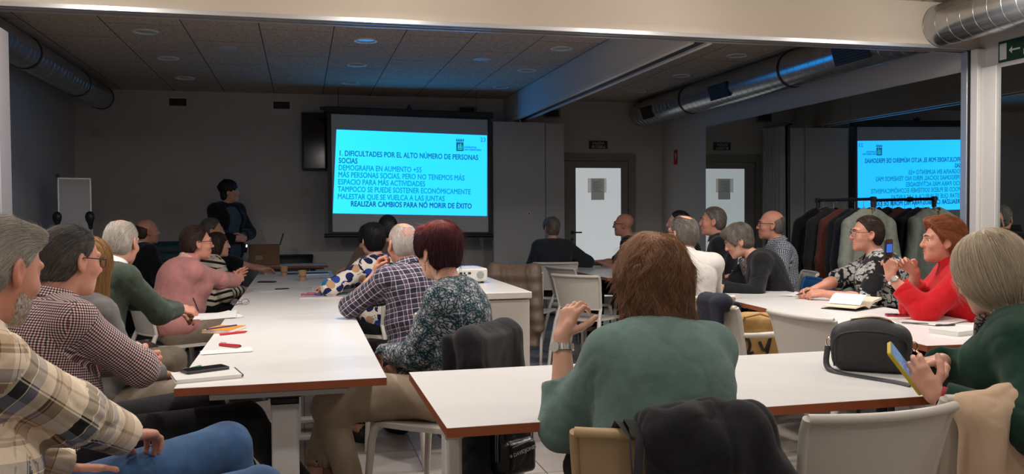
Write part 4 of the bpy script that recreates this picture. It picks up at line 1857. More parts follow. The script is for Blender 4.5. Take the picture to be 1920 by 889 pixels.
INK1, INK2, INK3 = ink('ink_dark_teal', s2l(0, 120, 150), 1), ink('ink_mid_teal', s2l(0, 160, 190), 1), ink('ink_darkest_teal', s2l(0, 95, 125), 1)
TXT = [('1. DIFICULTADES POR EL ALTO NÚMERO DE PERSONAS', .445, 2.035, 2.162, 1.995, INK1), ('SOCIAS', .443, 1.947, .668, 1.941, INK1),
       ('DEMOGRAFIA EN AUMENTO +55', .438, 1.862, 1.447, 1.838, INK2), ('MÁS PERSONAS SOCIAS, PERO NO TENEMOS MÁS', .434, 1.777, 1.985, 1.739, INK2),
       ('ESPACIO PARA MÁS ACTIVIDADES', .431, 1.690, 1.490, 1.665, INK2), ('TAMPOCO SE PUEDE SOSTENER ECONÓMICAMENTE', .427, 1.603, 2.062, 1.566, INK2),
       ('MALESTAR QUE SE VUELCA A LAS JUNTAS', .424, 1.514, 1.732, 1.482, INK2), ('REALIZAR CAMBIOS PARA NO MORIR DE ÉXITO', .580, 1.424, 2.074, 1.388, INK3)]
for s, x0, z0, x1, z1, mt in TXT:
    o = text_obj('slide_text', s, .0905, mt, t, 'LEFT', 0, 1.02, .0030)
    wd = max(v.co.x for v in o.data.vertices)
    L = math.hypot(x1 - x0, z1 - z0)
    o.location = (x0 - tx0, -.0062, z0 - tz0)
    o.rotation_euler = (PI / 2, math.atan2(z0 - z1, x1 - x0), 0)
    o.scale = (L / wd, 1, 1)
    o['label'] = 'slide line reading ' + s.lower()[:60]
for s, x, z, sz, bo in (('23', 2.188, 2.225, .075, .0005), ('DONOSTIA', 1.985, 2.145, .030, .0012), ('SAN SEBASTIÁN', 1.985, 2.115, .030, .0012)):
    o = text_obj('slide_text', s, sz, INK1, t, 'LEFT', 0, 1.0, bo)
    o.location = (x - tx0, -.0062, z - tz0)
    o.rotation_euler = (PI / 2, math.radians(1.2), 0)
m = MB()
m.b2((1.884 - tx0, -.0065, 2.105 - tz0), (1.976 - tx0, -.0058, 2.215 - tz0))
m.b2((1.880 - tx0, -.0065, 2.225 - tz0), (1.980 - tx0, -.0058, 2.234 - tz0))
for k in range(5):
    m.b2((1.884 + k * .021 - tx0, -.0065, 2.232 - tz0), (1.897 + k * .021 - tx0, -.0058, 2.256 - tz0))
o = m.build('slide_crest', INK3, t)
m = MB()
m.add([(1.895 - tx0, -.0069, 2.135 - tz0), (1.967 - tx0, -.0069, 2.135 - tz0), (1.955 - tx0, -.0069, 2.122 - tz0), (1.907 - tx0, -.0069, 2.122 - tz0)], [(0, 1, 2, 3)])
for a, b_, h in ((1.903, 1.924, .055), (1.928, 1.950, .068), (1.954, 1.966, .045)):
    m.add([(a - tx0, -.0069, 2.142 - tz0), (b_ - tx0, -.0069, 2.142 - tz0), (b_ - tx0 - .004, -.0069, 2.142 + h - tz0), (a - tx0 + .006, -.0069, 2.142 + h * .8 - tz0)], [(0, 1, 2, 3)])
m.build('ship', ink('crest_pale', (.01, .66, .85), 1.0), o)

# ------------------------------------------------------------------ parked panels of the second movable wall
t = empty('folding_wall_panel', (2.83, 10.72, 0), 0, 'pale movable wall panels parked right of the screen', 'wall panel')
PG = mat('panel_pale', s2l(202, 203, 202), .5)
MB().b2((-.46, -.05, .02), (.228, .05, 2.49)).build('panel', PG, t, bevel=.004)
MB().b2((.236, -.05, .02), (.485, .05, 2.48)).build('panel', PG, t, bevel=.004)
MB().b2((-.42, .06, .02), (.46, .16, 2.49)).build('panel', PG, t, bevel=.004)
m = MB()
m.tube([(.006, -.052, 1.32), (.006, -.058, 1.32)], .023, 20)
m.build('lock', mat('lock_pale', s2l(225, 225, 222), .3), t)
MB().tube([(.006, -.057, 1.32), (.006, -.060, 1.32)], .009, 12).build('keyhole', DARK, t)
MB().tube([(-.09, 0, 2.485), (-.09, 0, 2.528)], .012, 8).build('hanger_bolt', STEEL, t)

# gathered curtain against the mirror
t = empty('curtain', (4.905, 8.27, 0), 0, 'grey gathered curtain hanging in front of the mirror', 'curtain')


def cfold(u, v):
    y = -.21 + .42 * u
    return (.022 * math.sin(u * 40) * (.8 + .3 * v), y * (1 + .10 * v) + .012 * math.sin(u * 80), 2.22 - 2.19 * v)


MB().sheet(cfold, 90, 10, .004).build('cloth', mat('curtain_grey', s2l(120, 120, 122), .85, sheen=.2), t, ang=80)
m = MB().tube([(0, -.27, 2.235), (0, .27, 2.235)], .011, 10)
m.build('rod', BLK, t)
m = MB()
for k in (-.2, .2):
    m.tube([(0, k, 2.235), (.034, k, 2.235)], .006, 8)
m.build('rod_bracket', BLK, t)


# ------------------------------------------------------------------ tables
TOPW = mat('table_white_laminate', s2l(236, 233, 230), .32, nscale=4, namt=.01)
EDGE = mat('table_brown_edge', s2l(150, 78, 44), .5, nscale=12, namt=.10)


def table(cx, cy, lx, ly, rot, label, axis='y', nofoot=False, z=.74, inset=.17):
    """table with a white top, brown edge band and a single post at the middle of each short end"""
    t = empty('meeting_table', (cx, cy, 0), math.radians(rot), label, 'table', 'white tables with brown edges')
    x, y = lx / 2, ly / 2
    th = .028
    MB().b2((-x + .003, -y + .003, z - th + .001), (x - .003, y - .003, z - .0012)).b2((-x, -y, z - .0013), (x, y, z)).build('tabletop', TOPW, t, smooth=False)
    m = MB()
    m.b2((-x, -y, z - th), (x, -y + .003, z - .0012))
    m.b2((-x, y - .003, z - th), (x, y, z - .0012))
    m.b2((-x, -y + .0031, z - th), (-x + .003, y - .0031, z - .0012))
    m.b2((x - .003, -y + .0031, z - th), (x, y - .0031, z - .0012))
    m.build('edge_band', EDGE, t, smooth=False)
    m = MB()
    L, W = (y, x) if axis == 'y' else (x, y)

    def B(a, b_):      # along, across
        f = (lambda p: (p[1], p[0], p[2])) if axis == 'y' else (lambda p: p)
        a, b_ = f(a), f(b_)
        return [min(i, j) for i, j in zip(a, b_)], [max(i, j) for i, j in zip(a, b_)]
    for s in (-1, 1):
        m.b2(*B((s * (L - .10), -W * .70, z - th - .032), (s * (L - .055), W * .62, z - th)))
        m.b2(*B((s * (L - .095), -W * .70, z - th - .02), (s * (L - .045), W * .62, z - th - .012)))
    m.b2(*B((-L + .1, -.03, z - th - .035), (L - .1, .03, z - th - .005)))
    m.build('frame', GREYP, t, bevel=.002)
    for s in (-1, 1):
        cen = s * (L - inset)
        m = MB()
        m.b2(*B((cen - .027, -.050, .075), (cen + .027, .050, z - .125)))
        lg = m.build('leg', mat('white_steel', s2l(226, 223, 219), .35), t, bevel=.012)
        m = MB()
        m.b2(*B((cen - .029, -.052, z - .132), (cen + .029, .052, z - .118)))
        m.build('collar_strip', GREYP, lg)
        m = MB()
        m.b2(*B((cen - .028, -.052, z - .12), (cen + .028, .052, z - .09)))
        vs = []
        for zz, ww in ((z - .095, .056), (z - .07, .085), (z - th - .033, .115)):
            for q, r_ in ((-1, -1), (1, -1), (1, 1), (-1, 1)):
                a_, c_ = cen + q * .034, r_ * ww
                vs.append((c_, a_, zz) if axis == 'y' else (a_, c_, zz))
        m.add(vs, [(3, 2, 1, 0), (8, 9, 10, 11)] + [(4 * l + i, 4 * l + (i + 1) % 4, 4 * l + 4 + (i + 1) % 4, 4 * l + 4 + i) for l in (0, 1) for i in range(4)])
        m.build('bracket', BLK, lg, bevel=.014)
        for q in (-1, 1):
            m = MB()
            m.b2(*B((cen - .045, q * .13 - .025, z - .075), (cen - .03, q * .13 + .045, z - th - .01)))
            m.build('hinge_plate', GREYP, lg, bevel=.006)
        if not nofoot:
            m = MB()
            m.b2(*B((cen - .035, -W * .8, .045), (cen + .035, W * .8, .08)))
            m.build('foot', mat('white_steel', s2l(226, 223, 219), .35), t, bevel=.01)
            for q in (-1, 1):
                c = B((cen, q * W * .74, 0), (cen, q * W * .74, 0))[0]
                MB().tube([(c[0] - .014, c[1], .024), (c[0] + .014, c[1], .024)], .024, 14).build('caster', BLK, t)
    return t


table(-.07, 4.165, .72, 2.13, 0, 'long white table at the left front, holding the notebook and black phone', inset=.22)
table(-.07, 6.245, .72, 2.01, 0, 'white table second in the left row, where the pink sweater woman leans')
table(-.07, 8.215, .72, 1.91, 0, 'white table last in the left row, below the presenter, holding paper cups')
table(1.33, 2.75, 1.90, .86, 0, 'white table in the foreground under the black handbag', axis='x', inset=.085)
table(3.06, 4.22, .72, 2.12, -3.6, 'white table at the right holding the open book and papers')
table(3.08, 6.28, .72, 1.98, 1.6, 'white table in the middle of the right row, before the woman looking down')
table(3.01, 8.25, .72, 1.92, .8, 'dim white table at the far end of the right row near the door')
table(-.16, 10.4, .9, .5, 0, 'small side table by the back wall under the cardboard box', axis='x')

# ------------------------------------------------------------------ chairs
WPL = mat('chair_white_plastic', s2l(214, 207, 197), .38)
BPL = mat('chair_beige_plastic', s2l(186, 158, 118), .42)
BLU = mat('chair_blue_plastic', s2l(24, 84, 138), .4)
KPL = mat('chair_black_plastic', (.014, .014, .016), .45)
TPL = mat('chair_teal_plastic', s2l(20, 78, 92), .45)
GRP = mat('chair_group', (.5, .5, .5))
CH = {}


def make_chair(x, y, rot, mt, arms, label, group):
    """moulded chair; its sitter faces +y of the chair"""
    key = (mt.name, arms)
    if key in CH:
        t = copy_tree(CH[key])
        t.location = (x, y, 0)
        t.rotation_euler = (0, 0, math.radians(rot))
        return tag(t, label, 'chair', group)
    t = empty('chair', (x, y, 0), math.radians(rot), label, 'chair', group)
    CH[key] = t

    def seat(u, v):
        a, b_ = u * 2 - 1, v * 2 - 1
        wd = .222 - .022 * max(0, -b_)
        rr = 1 - .06 * (abs(a) ** 6) * (abs(b_) ** 6)
        return (a * wd * rr, .005 + b_ * .215 * rr, .452 - .012 * (1 - a * a) * (1 - b_ * b_ * .4) - .02 * max(0, b_ - .75) * 2)
    MB().sheet(seat, 16, 14, .020).build('seat', mt, t, bevel=0, ang=50)

    def back(u, v):
        a = u * 2 - 1
        wd = .200 + .028 * v
        z = .535 + .275 * v
        yb = -.205 - .060 * v - .028 * max(0, v - .85) * 6 * .5 + .045 * a * a
        return (a * wd, yb, z)
    m = MB().sheet(back, 18, 14, .010)
    top = [back(k / 18, 1) for k in range(19)]
    sl_ = [back(0, k / 8) for k in range(9)]
    sr_ = [back(1, k / 8) for k in range(9)]
    bt = [back(k / 18, 0) for k in range(19)]
    m.tube([(p[0], p[1] - .004, p[2]) for p in top], .0135, 10)
    m.tube(sl_, .0125, 10).tube(sr_, .0125, 10).tube(bt, .008, 8)
    m.build('backrest', mt, t, ang=60)
    for s in (-1, 1):
        c = back(0 if s < 0 else 1, 0)
        MB().tube([(c[0], c[1], c[2] + .01), (s * .205, -.19, .47), (s * .212, -.205, .42), (s * .225, -.265, .2), (s * .232, -.295, .0)], [.0135, .016, .018, .015, .0125], 10).build('leg', mt, t, ang=60)
        MB().tube([(s * .195, .165, .448), (s * .210, .200, .43), (s * .216, .212, .38), (s * .224, .228, .2), (s * .23, .24, .0)], [.012, .018, .018, .015, .0125], 10).build('leg', mt, t, ang=60)
        if arms:
            a = back(0 if s < 0 else 1, .45)
            MB().tube([(a[0], a[1], a[2]), (s * .250, -.12, .66), (s * .262, .02, .662), (s * .258, .13, .655), (s * .245, .19, .62), (s * .222, .205, .45)], [.013, .015, .017, .016, .014, .014], 10).build('armrest', mt, t, ang=60)
    return t


# ------------------------------------------------------------------ the audience
SK1 = skin_mat('skin_ruddy', s2l(214, 156, 134))
SK2 = skin_mat('skin_fair', s2l(222, 172, 150))
SK3 = skin_mat('skin_tan', s2l(200, 150, 124))
H_GREY = hair_mat('hair_light_grey', s2l(132, 122, 113), s2l(190, 181, 169), s2l(230, 223, 212))
H_DGREY = hair_mat('hair_dark_grey', s2l(56, 52, 50), s2l(100, 94, 90), s2l(168, 160, 152))
H_BEARD = hair_mat('beard_white', s2l(150, 134, 124), s2l(196, 184, 174), s2l(226, 218, 210))
H_MGREY = hair_mat('hair_mid_grey', s2l(70, 64, 60), s2l(126, 118, 110), s2l(180, 172, 162))
H_WHITE = hair_mat('hair_white', s2l(170, 158, 152), s2l(206, 196, 190), s2l(232, 226, 222))
H_BLACK = hair_mat('hair_black', s2l(14, 13, 15), s2l(26, 24, 28), s2l(48, 46, 52))
H_DBROWN = hair_mat('hair_dark_brown', s2l(36, 26, 22), s2l(64, 46, 38), s2l(96, 72, 58))
H_BROWN = hair_mat('hair_chestnut', s2l(92, 64, 48), s2l(156, 114, 84), s2l(218, 176, 136))
H_BLOND = hair_mat('hair_ash_blond', s2l(150, 130, 106), s2l(208, 190, 164), s2l(242, 230, 212))
H_LBLOND = hair_mat('hair_golden_blond', s2l(120, 88, 52), s2l(172, 130, 82), s2l(208, 170, 118))
H_RED = hair_mat('hair_dyed_red', s2l(40, 18, 24), s2l(92, 30, 38), s2l(170, 62, 52))
H_COPPER = hair_mat('hair_copper', s2l(104, 54, 32), s2l(164, 94, 58), s2l(206, 142, 98))

cream, brn, dgr, bgr = s2l(250, 230, 202), s2l(118, 86, 66), s2l(34, 32, 34), s2l(134, 136, 150)
tan_ = s2l(200, 172, 142)
M_PLAID = plaid_mat('flannel_plaid',
                    .185, [(0, cream), (.12, tan_), (.15, cream), (.30, dgr), (.315, cream), (.33, dgr), (.47, bgr), (.58, brn), (.60, tan_), (.62, brn), (.64, tan_), (.80, cream), (.86, dgr), (.875, cream)],
                    .21, [(0, cream), (.18, dgr), (.34, cream), (.36, dgr), (.37, bgr), (.50, cream), (.66, brn), (.70, tan_), (.72, brn), (.75, tan_), (.90, dgr), (.91, cream)])
M_GING = gingham_mat('burgundy_gingham', .0085, s2l(120, 30, 52), s2l(28, 28, 58), s2l(238, 226, 222))
dk, wh2, pur = s2l(44, 42, 62), s2l(222, 214, 206), s2l(96, 76, 104)
M_PURP = plaid_mat('navy_check', .052, [(0, dk), (.36, wh2), (.44, dk), (.52, pur), (.74, wh2), (.80, dk)], .056, [(0, dk), (.30, wh2), (.38, dk), (.5, pur), (.76, wh2), (.82, dk)])
M_BGING = gingham_mat('blue_gingham', .013, s2l(26, 44, 84), s2l(20, 30, 62), s2l(228, 230, 234))
M_FLORAL = floral_mat('teal_floral', s2l(22, 56, 66), s2l(150, 152, 156), s2l(196, 198, 200), 25)
M_DOTS = dots_mat('dotted_blouse', s2l(222, 214, 202), [s2l(26, 36, 84), s2l(38, 104, 160), s2l(22, 28, 66), s2l(186, 148, 112), s2l(40, 70, 150)], 15)
M_LACE = lace_mat('black_white_lace', s2l(22, 21, 24), s2l(214, 212, 208))
M_STRIPE = stripes_mat('cream_black_stripes', s2l(222, 210, 188), s2l(28, 26, 28), .055)
M_SCARF = floral_mat('dark_scarf', s2l(24, 22, 26), s2l(112, 98, 92), s2l(180, 90, 50), 22)
M_SCARF2 = floral_mat('grey_floral_scarf', s2l(58, 56, 60), s2l(128, 122, 118), s2l(150, 66, 60), 24)
M_GREEN = fabric('dark_green_wool', s2l(62, 72, 60), .18)
M_PINK = fabric('pink_wool', s2l(194, 132, 128), .08)
M_TEAL = fabric('grey_teal_fleece', s2l(104, 130, 124), .10, bump=.6, bs=500)
M_DKGREEN = fabric('bottle_green_wool', s2l(24, 58, 44), .14)
M_RED = fabric('red_fleece', s2l(202, 24, 34), .10)
M_WHITE = fabric('offwhite_wool', s2l(208, 202, 196), .05)
M_BLACK = fabric('black_cloth', s2l(24, 24, 27), .25)
M_CHAR = fabric('charcoal_cloth', s2l(46, 50, 56), .15)
M_BROWNJ = fabric('brown_jacket_cloth', s2l(92, 74, 62), .15)
M_GREYK = fabric('grey_knit', s2l(118, 114, 112), .12)
M_BEIGE = fabric('beige_cotton', s2l(176, 156, 134), .06, bs=1200)
M_TAUPE = fabric('taupe_cotton', s2l(140, 126, 110), .08)
M_DENIM = denim_mat('blue_denim', s2l(58, 88, 126))
M_DGREYC = fabric('grey_trouser_cloth', s2l(70, 68, 70), .1)
M_TEALG = fabric('teal_grey_knit', s2l(66, 84, 92), .1)
M_COLLARW = fabric('white_collar_cotton', s2l(226, 226, 228), .03)
GL_BLK = mat('glasses_black', (.012, .012, .014), .3)
GL_MET = mat('glasses_metal', (.35, .33, .32), .25, metal=1)
SOLE = mat('cream_sole', s2l(214, 200, 170), .6)
LOAFER = mat('tan_suede', s2l(140, 104, 84), .8, nscale=30, namt=.1)
GRP_P = 'seated listeners'
P = {}
GC = 'chairs around the tables'


def sitter(key, label, at, yaw, hyaw, chair=None, hpitch=0, hroll=0, **kw):
    """person on a chair; yaw and hyaw are compass directions of body and face"""
    kw.setdefault('skin', SK2)
    d = (hyaw - yaw + 180) % 360 - 180
    p = person(label, None, yaw, kw.pop('skin'), kw.pop('shirt'), kw.pop('pants', M_BLACK), kw.pop('hair'), head=(d, hpitch, hroll), headat=at, **kw)
    P[key] = p
    if chair:
        mt, arms, lb = chair[:3]
        r = p['root']
        cy = chair[3] if len(chair) > 3 else yaw
        cxy = chair[4] if len(chair) > 4 else None
        a = math.radians(cy)
        cc = make_chair(*(cxy or (r.location.x + math.sin(a) * .005, r.location.y - math.cos(a) * .005)), cy, mt, arms, lb, GC)
        p['chair'] = (cc.location.x, cc.location.y, cy)
    return p


def tone_red(v, r):
    return np.clip(.12 + .55 * r * np.clip((v[:, 2] + .01) / .09, 0, 1) + .55 * np.clip((v[:, 2] - .075) / .05, 0, 1) * (.5 + r * .6), 0, 1)


def tone_tips(v, r):
    return np.clip(.30 + .5 * (r - .3) + .4 * np.clip((v[:, 2] - .05) / .09, 0, 1) * r, 0, 1)


def tone_nape_dark(v, r):
    return np.clip(r * .9 - .25 * np.clip((-v[:, 2] - .0) / .06, 0, 1) + .1, 0, 1)


# left side of the left row, front to back
sitter('plaid', 'grey-haired bearded man in a beige and brown plaid flannel shirt and jeans', (-.705, 2.28, 1.205), -52, -36, (BPL, False, 'beige chair under the man in the plaid flannel shirt'),
       hpitch=18, skin=SK1, shirt=M_PLAID, pants=M_DENIM, hair=H_GREY, fine=.004, style='short', nst=15300, hp=dict(beard=H_BEARD, vol=-.001, slen=.045, lift=.004, fly=.004, swid=0.00037, front=.006, comb=(0, -.3, .0), nape=-.088),
       girth=1.12, belly=.05, lean=10, bend=10, wr=.011, sleeve=.93, collar=(M_PLAID, .034, 50), loose=2.0, sc=1.02,
       ra=dict(h=('w', -.44, 2.56, .69), dir=('w', .5, .8, -.15), pn=(0, .1, -1), curl=.5, el=(.9, -.4, -.5)), la=dict(h=(-.12, .40, .64), curl=.4, dir=(.2, 1, -.1)),
       legp={1: (('w', -.13, 2.50, .545), ('w', -.02, 2.50, .085), ('w', .18, 2.52, .05)), -1: (('w', -.24, 2.82, .60), ('w', -.12, 2.85, .085), ('w', .08, 2.9, .05))})
sitter('gingham', 'man with dark grey hair and glasses in a burgundy gingham shirt, arms folded', (-.785, 3.28, 1.175), -50, -46, (WPL, False, 'white chair under the man in the gingham shirt'),
       hpitch=8, skin=SK1, shirt=M_GING, pants=M_BLACK, hair=H_DGREY, fine=.004, style='short', nst=7140, hp=dict(vol=-.001, slen=.042, lift=.003, fly=.006, swid=0.00056, tone=lambda v, r: np.clip(r * .75 + .35 * np.clip((-v[:, 2] - .02) / .05, 0, 1) * r, 0, 1)),
       girth=1.1, belly=.04, lean=8, bend=10, wr=.007, sleeve=.78, glasses=GL_BLK, collar=(M_GING, .034, 50),
       ra=dict(h=(-.06, .33, .83), el=(1.0, .25, -.55), dir=(-1, .25, .1), pn=(0, -1, 0), curl=.5), la=dict(h=(.08, .34, .80), el=(-1, .2, -.6), dir=(1, .2, .1), pn=(0, -1, 0), curl=.5),
       legp={1: (('w', -.22, 3.42, .54), ('w', .06, 3.62, .11), ('w', .24, 3.70, .07)), -1: (('w', -.40, 3.75, .54), ('w', -.2, 3.95, .085), ('w', -.02, 4.02, .05))}, sole=SOLE)
sitter('blond2', 'woman with long straight golden hair and a grey top behind the gingham man', (-.872, 3.98, 1.12), -50, -8, (WPL, False, 'white chair under the long-haired golden blond woman'),
       shirt=M_GREYK, pants=M_TAUPE, hair=H_LBLOND, fine=.006, female=True, style='long', nst=4420, hp=dict(len=.23, slen=.14, grav=3, lift=.003, swid=0.00068), sc=.96, glasses=GL_BLK,
       ra=dict(h=(.05, .36, .62)), la=dict(h=(-.05, .36, .62)))
sitter('green', 'grey-haired man in a dark green sweater with a white collar, writing', (-.955, 5.07, 1.185), -48, -22, (WPL, True, 'white armchair under the man in the dark green sweater'),
       hpitch=10, skin=SK1, shirt=M_GREEN, pants=M_TAUPE, hair=H_GREY, fine=.005, style='thin', nst=5100, hp=dict(vol=-.001, slen=.045, lift=.002, fly=.002, swid=0.00062, py=-.03), lean=14, bend=14, wr=.005,
       collar=(M_COLLARW, .040, 60), girth=1.08, ra=dict(h=('w', -.70, 5.24, .79), dir=('w', .9, .25, -.15), pn=(-.5, .1, -.8), curl=.75, el=(.8, -.5, -.6)),
       la=dict(h=('w', -.74, 5.40, .77), curl=.4))
sitter('pink', 'woman with short dark hair and glasses in a pink sweater, forearm on the table', (-.712, 6.36, 1.135), -64, -72, (WPL, False, 'white chair under the woman in the pink sweater'),
       skin=SK1, shirt=M_PINK, pants=M_TAUPE, hair=H_DBROWN, fine=.005, female=True, style='short', nst=4420, hp=dict(slen=.045, lift=.003, swid=0.00068, fly=.006, vol=.004, hl=.058), glasses=GL_BLK, face=True, lean=14, bend=12, wr=.0045, girth=1.18, belly=.03,
       turtleneck=.30, ra=dict(h=('w', -.33, 6.92, .775), dir=('w', .4, .8, .35), pn=('w', -.9, .3, -.3), curl=.35, el=(.8, -.5, -.5)), la=dict(h=('w', -.34, 7.05, .785), dir=('w', .5, .7, .4), pn=('w', .8, -.6, 0), curl=.15, el=(-.6, -.3, -.7)))
sitter('darkbald', 'balding man in a black jacket by the left wall, facing the screen', (-1.446, 8.897, 1.175), -58, -68, (KPL, False, 'black chair under the balding man by the left wall'),
       skin=SK1, shirt=M_COLLARW, jacket=(M_BLACK, .05, None), hair=H_DBROWN, fine=.008, style='bald', hp=dict(bald=.045), collar=(M_COLLARW, .034, 50), lean=6)
sitter('striped', 'woman with a brown bob and a cream and black striped top', (-.72, 7.99, 1.03), -62, -80, (WPL, False, 'white chair under the woman in the striped top'),
       shirt=M_STRIPE, hair=H_DBROWN, fine=.007, female=True, style='bob', nst=2040, hp=dict(len=.10, vol=-.008, slen=.09, grav=2, swid=0.00087), face=True, sc=.93, lean=12, collar=(fabric('cream_collar', s2l(214, 204, 182)), .036, 50),
       ra=dict(h=(.08, .32, .66)), la=dict(h=(-.08, .32, .66)))
sitter('grey', 'grey-haired man in a black shirt beyond the striped woman, forearms on the table', (-.84, 8.749, 1.176), -70, -85, (WPL, False, 'white chair under the grey-haired man in the black shirt'),
       skin=SK3, shirt=M_BLACK, hair=H_DGREY, fine=.007, style='short', nst=1530, hp=dict(vol=.002, slen=.04, swid=0.00087), lean=12, sleeve=.12,
       ra=dict(h=('w', -.37, 8.80, .775), dir=('w', 1, .1, 0), pn=('w', 0, -.6, -.8), curl=.4, el=(.6, -.4, -.8)), la=dict(h=('w', -.36, 8.98, .775), dir=('w', 1, -.2, 0), curl=.4))
# presenter
P['presenter'] = person('standing presenter with dark curly hair in a black jacket, hands joined, looking at the screen', None, -138, SK2, M_TEALG, M_BLACK, H_BLACK, female=True, fine=.008, style='curly', hp=dict(vol=-.016),
                        standing=True, jacket=(M_BLACK, .075, .50), headat=(-.775, 10.05, 1.585), head=(45, 0, 0), sc=1.0, lean=3, bend=3, la=dict(h=(-.03, .24, 1.08), dir=(.9, .3, -.1), pn=(0, -1, 0), curl=.5, el=(-1, -.3, -.6)),
                        ra=dict(h=(.05, .25, 1.06), dir=(-.9, .3, 0), pn=(0, -1, 0), curl=.5, el=(1, -.3, -.6)), garment_names=('sweater', 'trousers'))
# right side of the left row
sitter('redhair', 'woman with short dark red hair in a teal floral blouse and beige trousers', (.575, 3.70, 1.165), 60, 32, (WPL, False, 'white chair holding the black coat behind the red-haired woman', 48, (.575, 3.64)),
       hpitch=4, shirt=M_FLORAL, pants=M_BEIGE, hair=H_RED, fine=.004, female=True, style='pixie', nst=8840, hp=dict(vol=.003, slen=.05, lift=.005, clump=35, fly=.010, swid=0.00056, tone=tone_red, nape=-.07, crown=(0, -.03, .125)), lean=8, bend=10, wr=.006, girth=1.02, slen=.08, sleeve=.93, hemz=.47,
       la=dict(h=('w', .335, 3.86, .70), dir=('w', -.6, .5, -.5), pn=(0, 0, -1), curl=.3, el=('w', .4, -.8, -.6)), ra=dict(h=(.02, .36, .64), curl=.3),
       legp={-1: (('w', .14, 3.72, .60), ('w', .04, 3.62, .26), ('w', -.08, 3.60, .165)), 1: (('w', .10, 3.62, .53), ('w', .22, 3.50, .085), ('w', .05, 3.56, .05))}, shoes=LOAFER, sole=mat('brown_sole', s2l(70, 52, 44), .6))
sitter('purple', 'white-haired man in a navy checked shirt, chin resting on his hand', (.558, 4.93, 1.155), 30, 20, (WPL, False, 'white chair under the man in the navy checked shirt'),
       hpitch=6, skin=SK1, shirt=M_PURP, pants=M_BLACK, hair=H_WHITE, fine=.0045, style='thin', nst=4420, hp=dict(vol=-.004, slen=.022, lift=.0015, swid=0.00050, namp=.001, py=-.055), lean=14, bend=12, wr=.009, girth=1.12, belly=.03, collar=(M_PURP, .036, 50),
       la=dict(h=('w', .415, 5.02, .985), dir=('w', .30, -.10, .9), pn=('w', .8, -.4, -.2), curl=.75, el=('w', -.9, .1, -.9), sleeve=.10), ra=dict(h=('w', .30, 5.3, .78), el=(.7, -.3, -.8)))
sitter('dots', 'woman with black hair in a blouse of large blue and tan dots', (.509, 6.47, 1.135), 40, 22, (WPL, False, 'white chair under the woman in the dotted blouse'),
       shirt=M_DOTS, hair=H_BLACK, fine=.006, female=True, style='pixie', nst=3060, hp=dict(slen=.06, swid=0.00074, nape=-.10, vol=.004), lean=10, wr=.007, girth=1.05,
       la=dict(h=('w', .20, 6.50, .775), dir=('w', -.5, .7, 0), curl=.3, el=('w', -.9, -.5, -.5)), ra=dict(h=('w', .18, 6.75, .775), curl=.3))
sitter('behind', 'dark-haired man in a brown jacket leaning his head on his hand below the slide', (.735, 7.645, 1.195), 45, 15, (WPL, False, 'white chair under the man in the brown jacket'),
       skin=SK3, shirt=M_BROWNJ, hair=H_BLACK, fine=.007, style='short', hp=dict(vol=.004), lean=12,
       la=dict(h=('w', .50, 7.62, 1.02), dir=('w', .4, .1, .9), pn=('w', .9, -.2, 0), curl=.4, el=('w', -1, -.2, -.8)), ra=dict(h=('w', .25, 7.95, .78)))
# right row
sitter('doorw', 'grey-haired person in a dark jacket seen from behind, left of the frosted door', (2.60, 8.83, 1.165), -12, 2, (WPL, False, 'white chair under the person left of the frosted door'),
       shirt=M_CHAR, hair=H_MGREY, fine=.008, female=True, style='pixie', nst=1190, hp=dict(slen=.05, swid=0.00099, vol=-.006), girth=1.2, lean=10, ra=dict(h=('w', 2.86, 8.95, .78), el=('w', .9, -.7, -.4)), la=dict(h=('w', 2.5, 9.1, .78)), sc=1.0)
sitter('bald', 'bald man with black glasses in a black t-shirt before the frosted door', (3.346, 8.652, 1.195), 60, 66, (KPL, False, 'black chair under the bald man by the frosted door'),
       skin=SK1, shirt=M_BLACK, hair=H_DGREY, fine=.007, style=None, glasses=GL_BLK, face=True, lean=8, sleeve=.1, la=dict(h=('w', 3.15, 8.72, .78)), ra=dict(h=('w', 3.1, 8.95, .78)))
sitter('white', 'balding grey man in an off-white sweater seen from behind', (2.405, 5.17, 1.185), -14, 22, (WPL, True, 'white armchair under the man in the off-white sweater'),
       skin=SK1, shirt=M_WHITE, hair=H_MGREY, fine=.0055, style='thin', nst=3740, hp=dict(slen=.03, lift=.002, swid=0.00062, py=-.05, vol=.0), glasses=GL_BLK, lean=12, wr=.007, girth=1.1, turtleneck=.12, la=dict(h=('w', 2.3, 5.5, .70)), ra=dict(h=('w', 2.66, 5.5, .79)))
sitter('hidden', 'dark-haired man mostly hidden behind the off-white sweater man', (3.49, 7.588, 1.222), 70, 65, (WPL, False, 'white chair under the hidden dark-haired man'),
       shirt=M_BLACK, hair=H_BLACK, fine=.009, style='short', lean=6, la=dict(h=('w', 3.2, 7.5, .78)), ra=dict(h=('w', 3.2, 7.7, .78)))
sitter('grey2', 'man with neat grey hair in a black jacket, facing the screen, by the mirror', (3.44, 6.785, 1.245), 62, 66, (BPL, True, 'beige armchair under the grey-haired man in the black jacket'),
       skin=SK1, shirt=M_BLACK, hair=H_MGREY, fine=.006, style='short', nst=2040, hp=dict(slen=.04, swid=0.00074, vol=.002), face=True, lean=4, la=dict(h=('w', 3.2, 6.75, .78)), ra=dict(h=('w', 3.2, 6.95, .78)), collar=(M_CHAR, .034, 50))
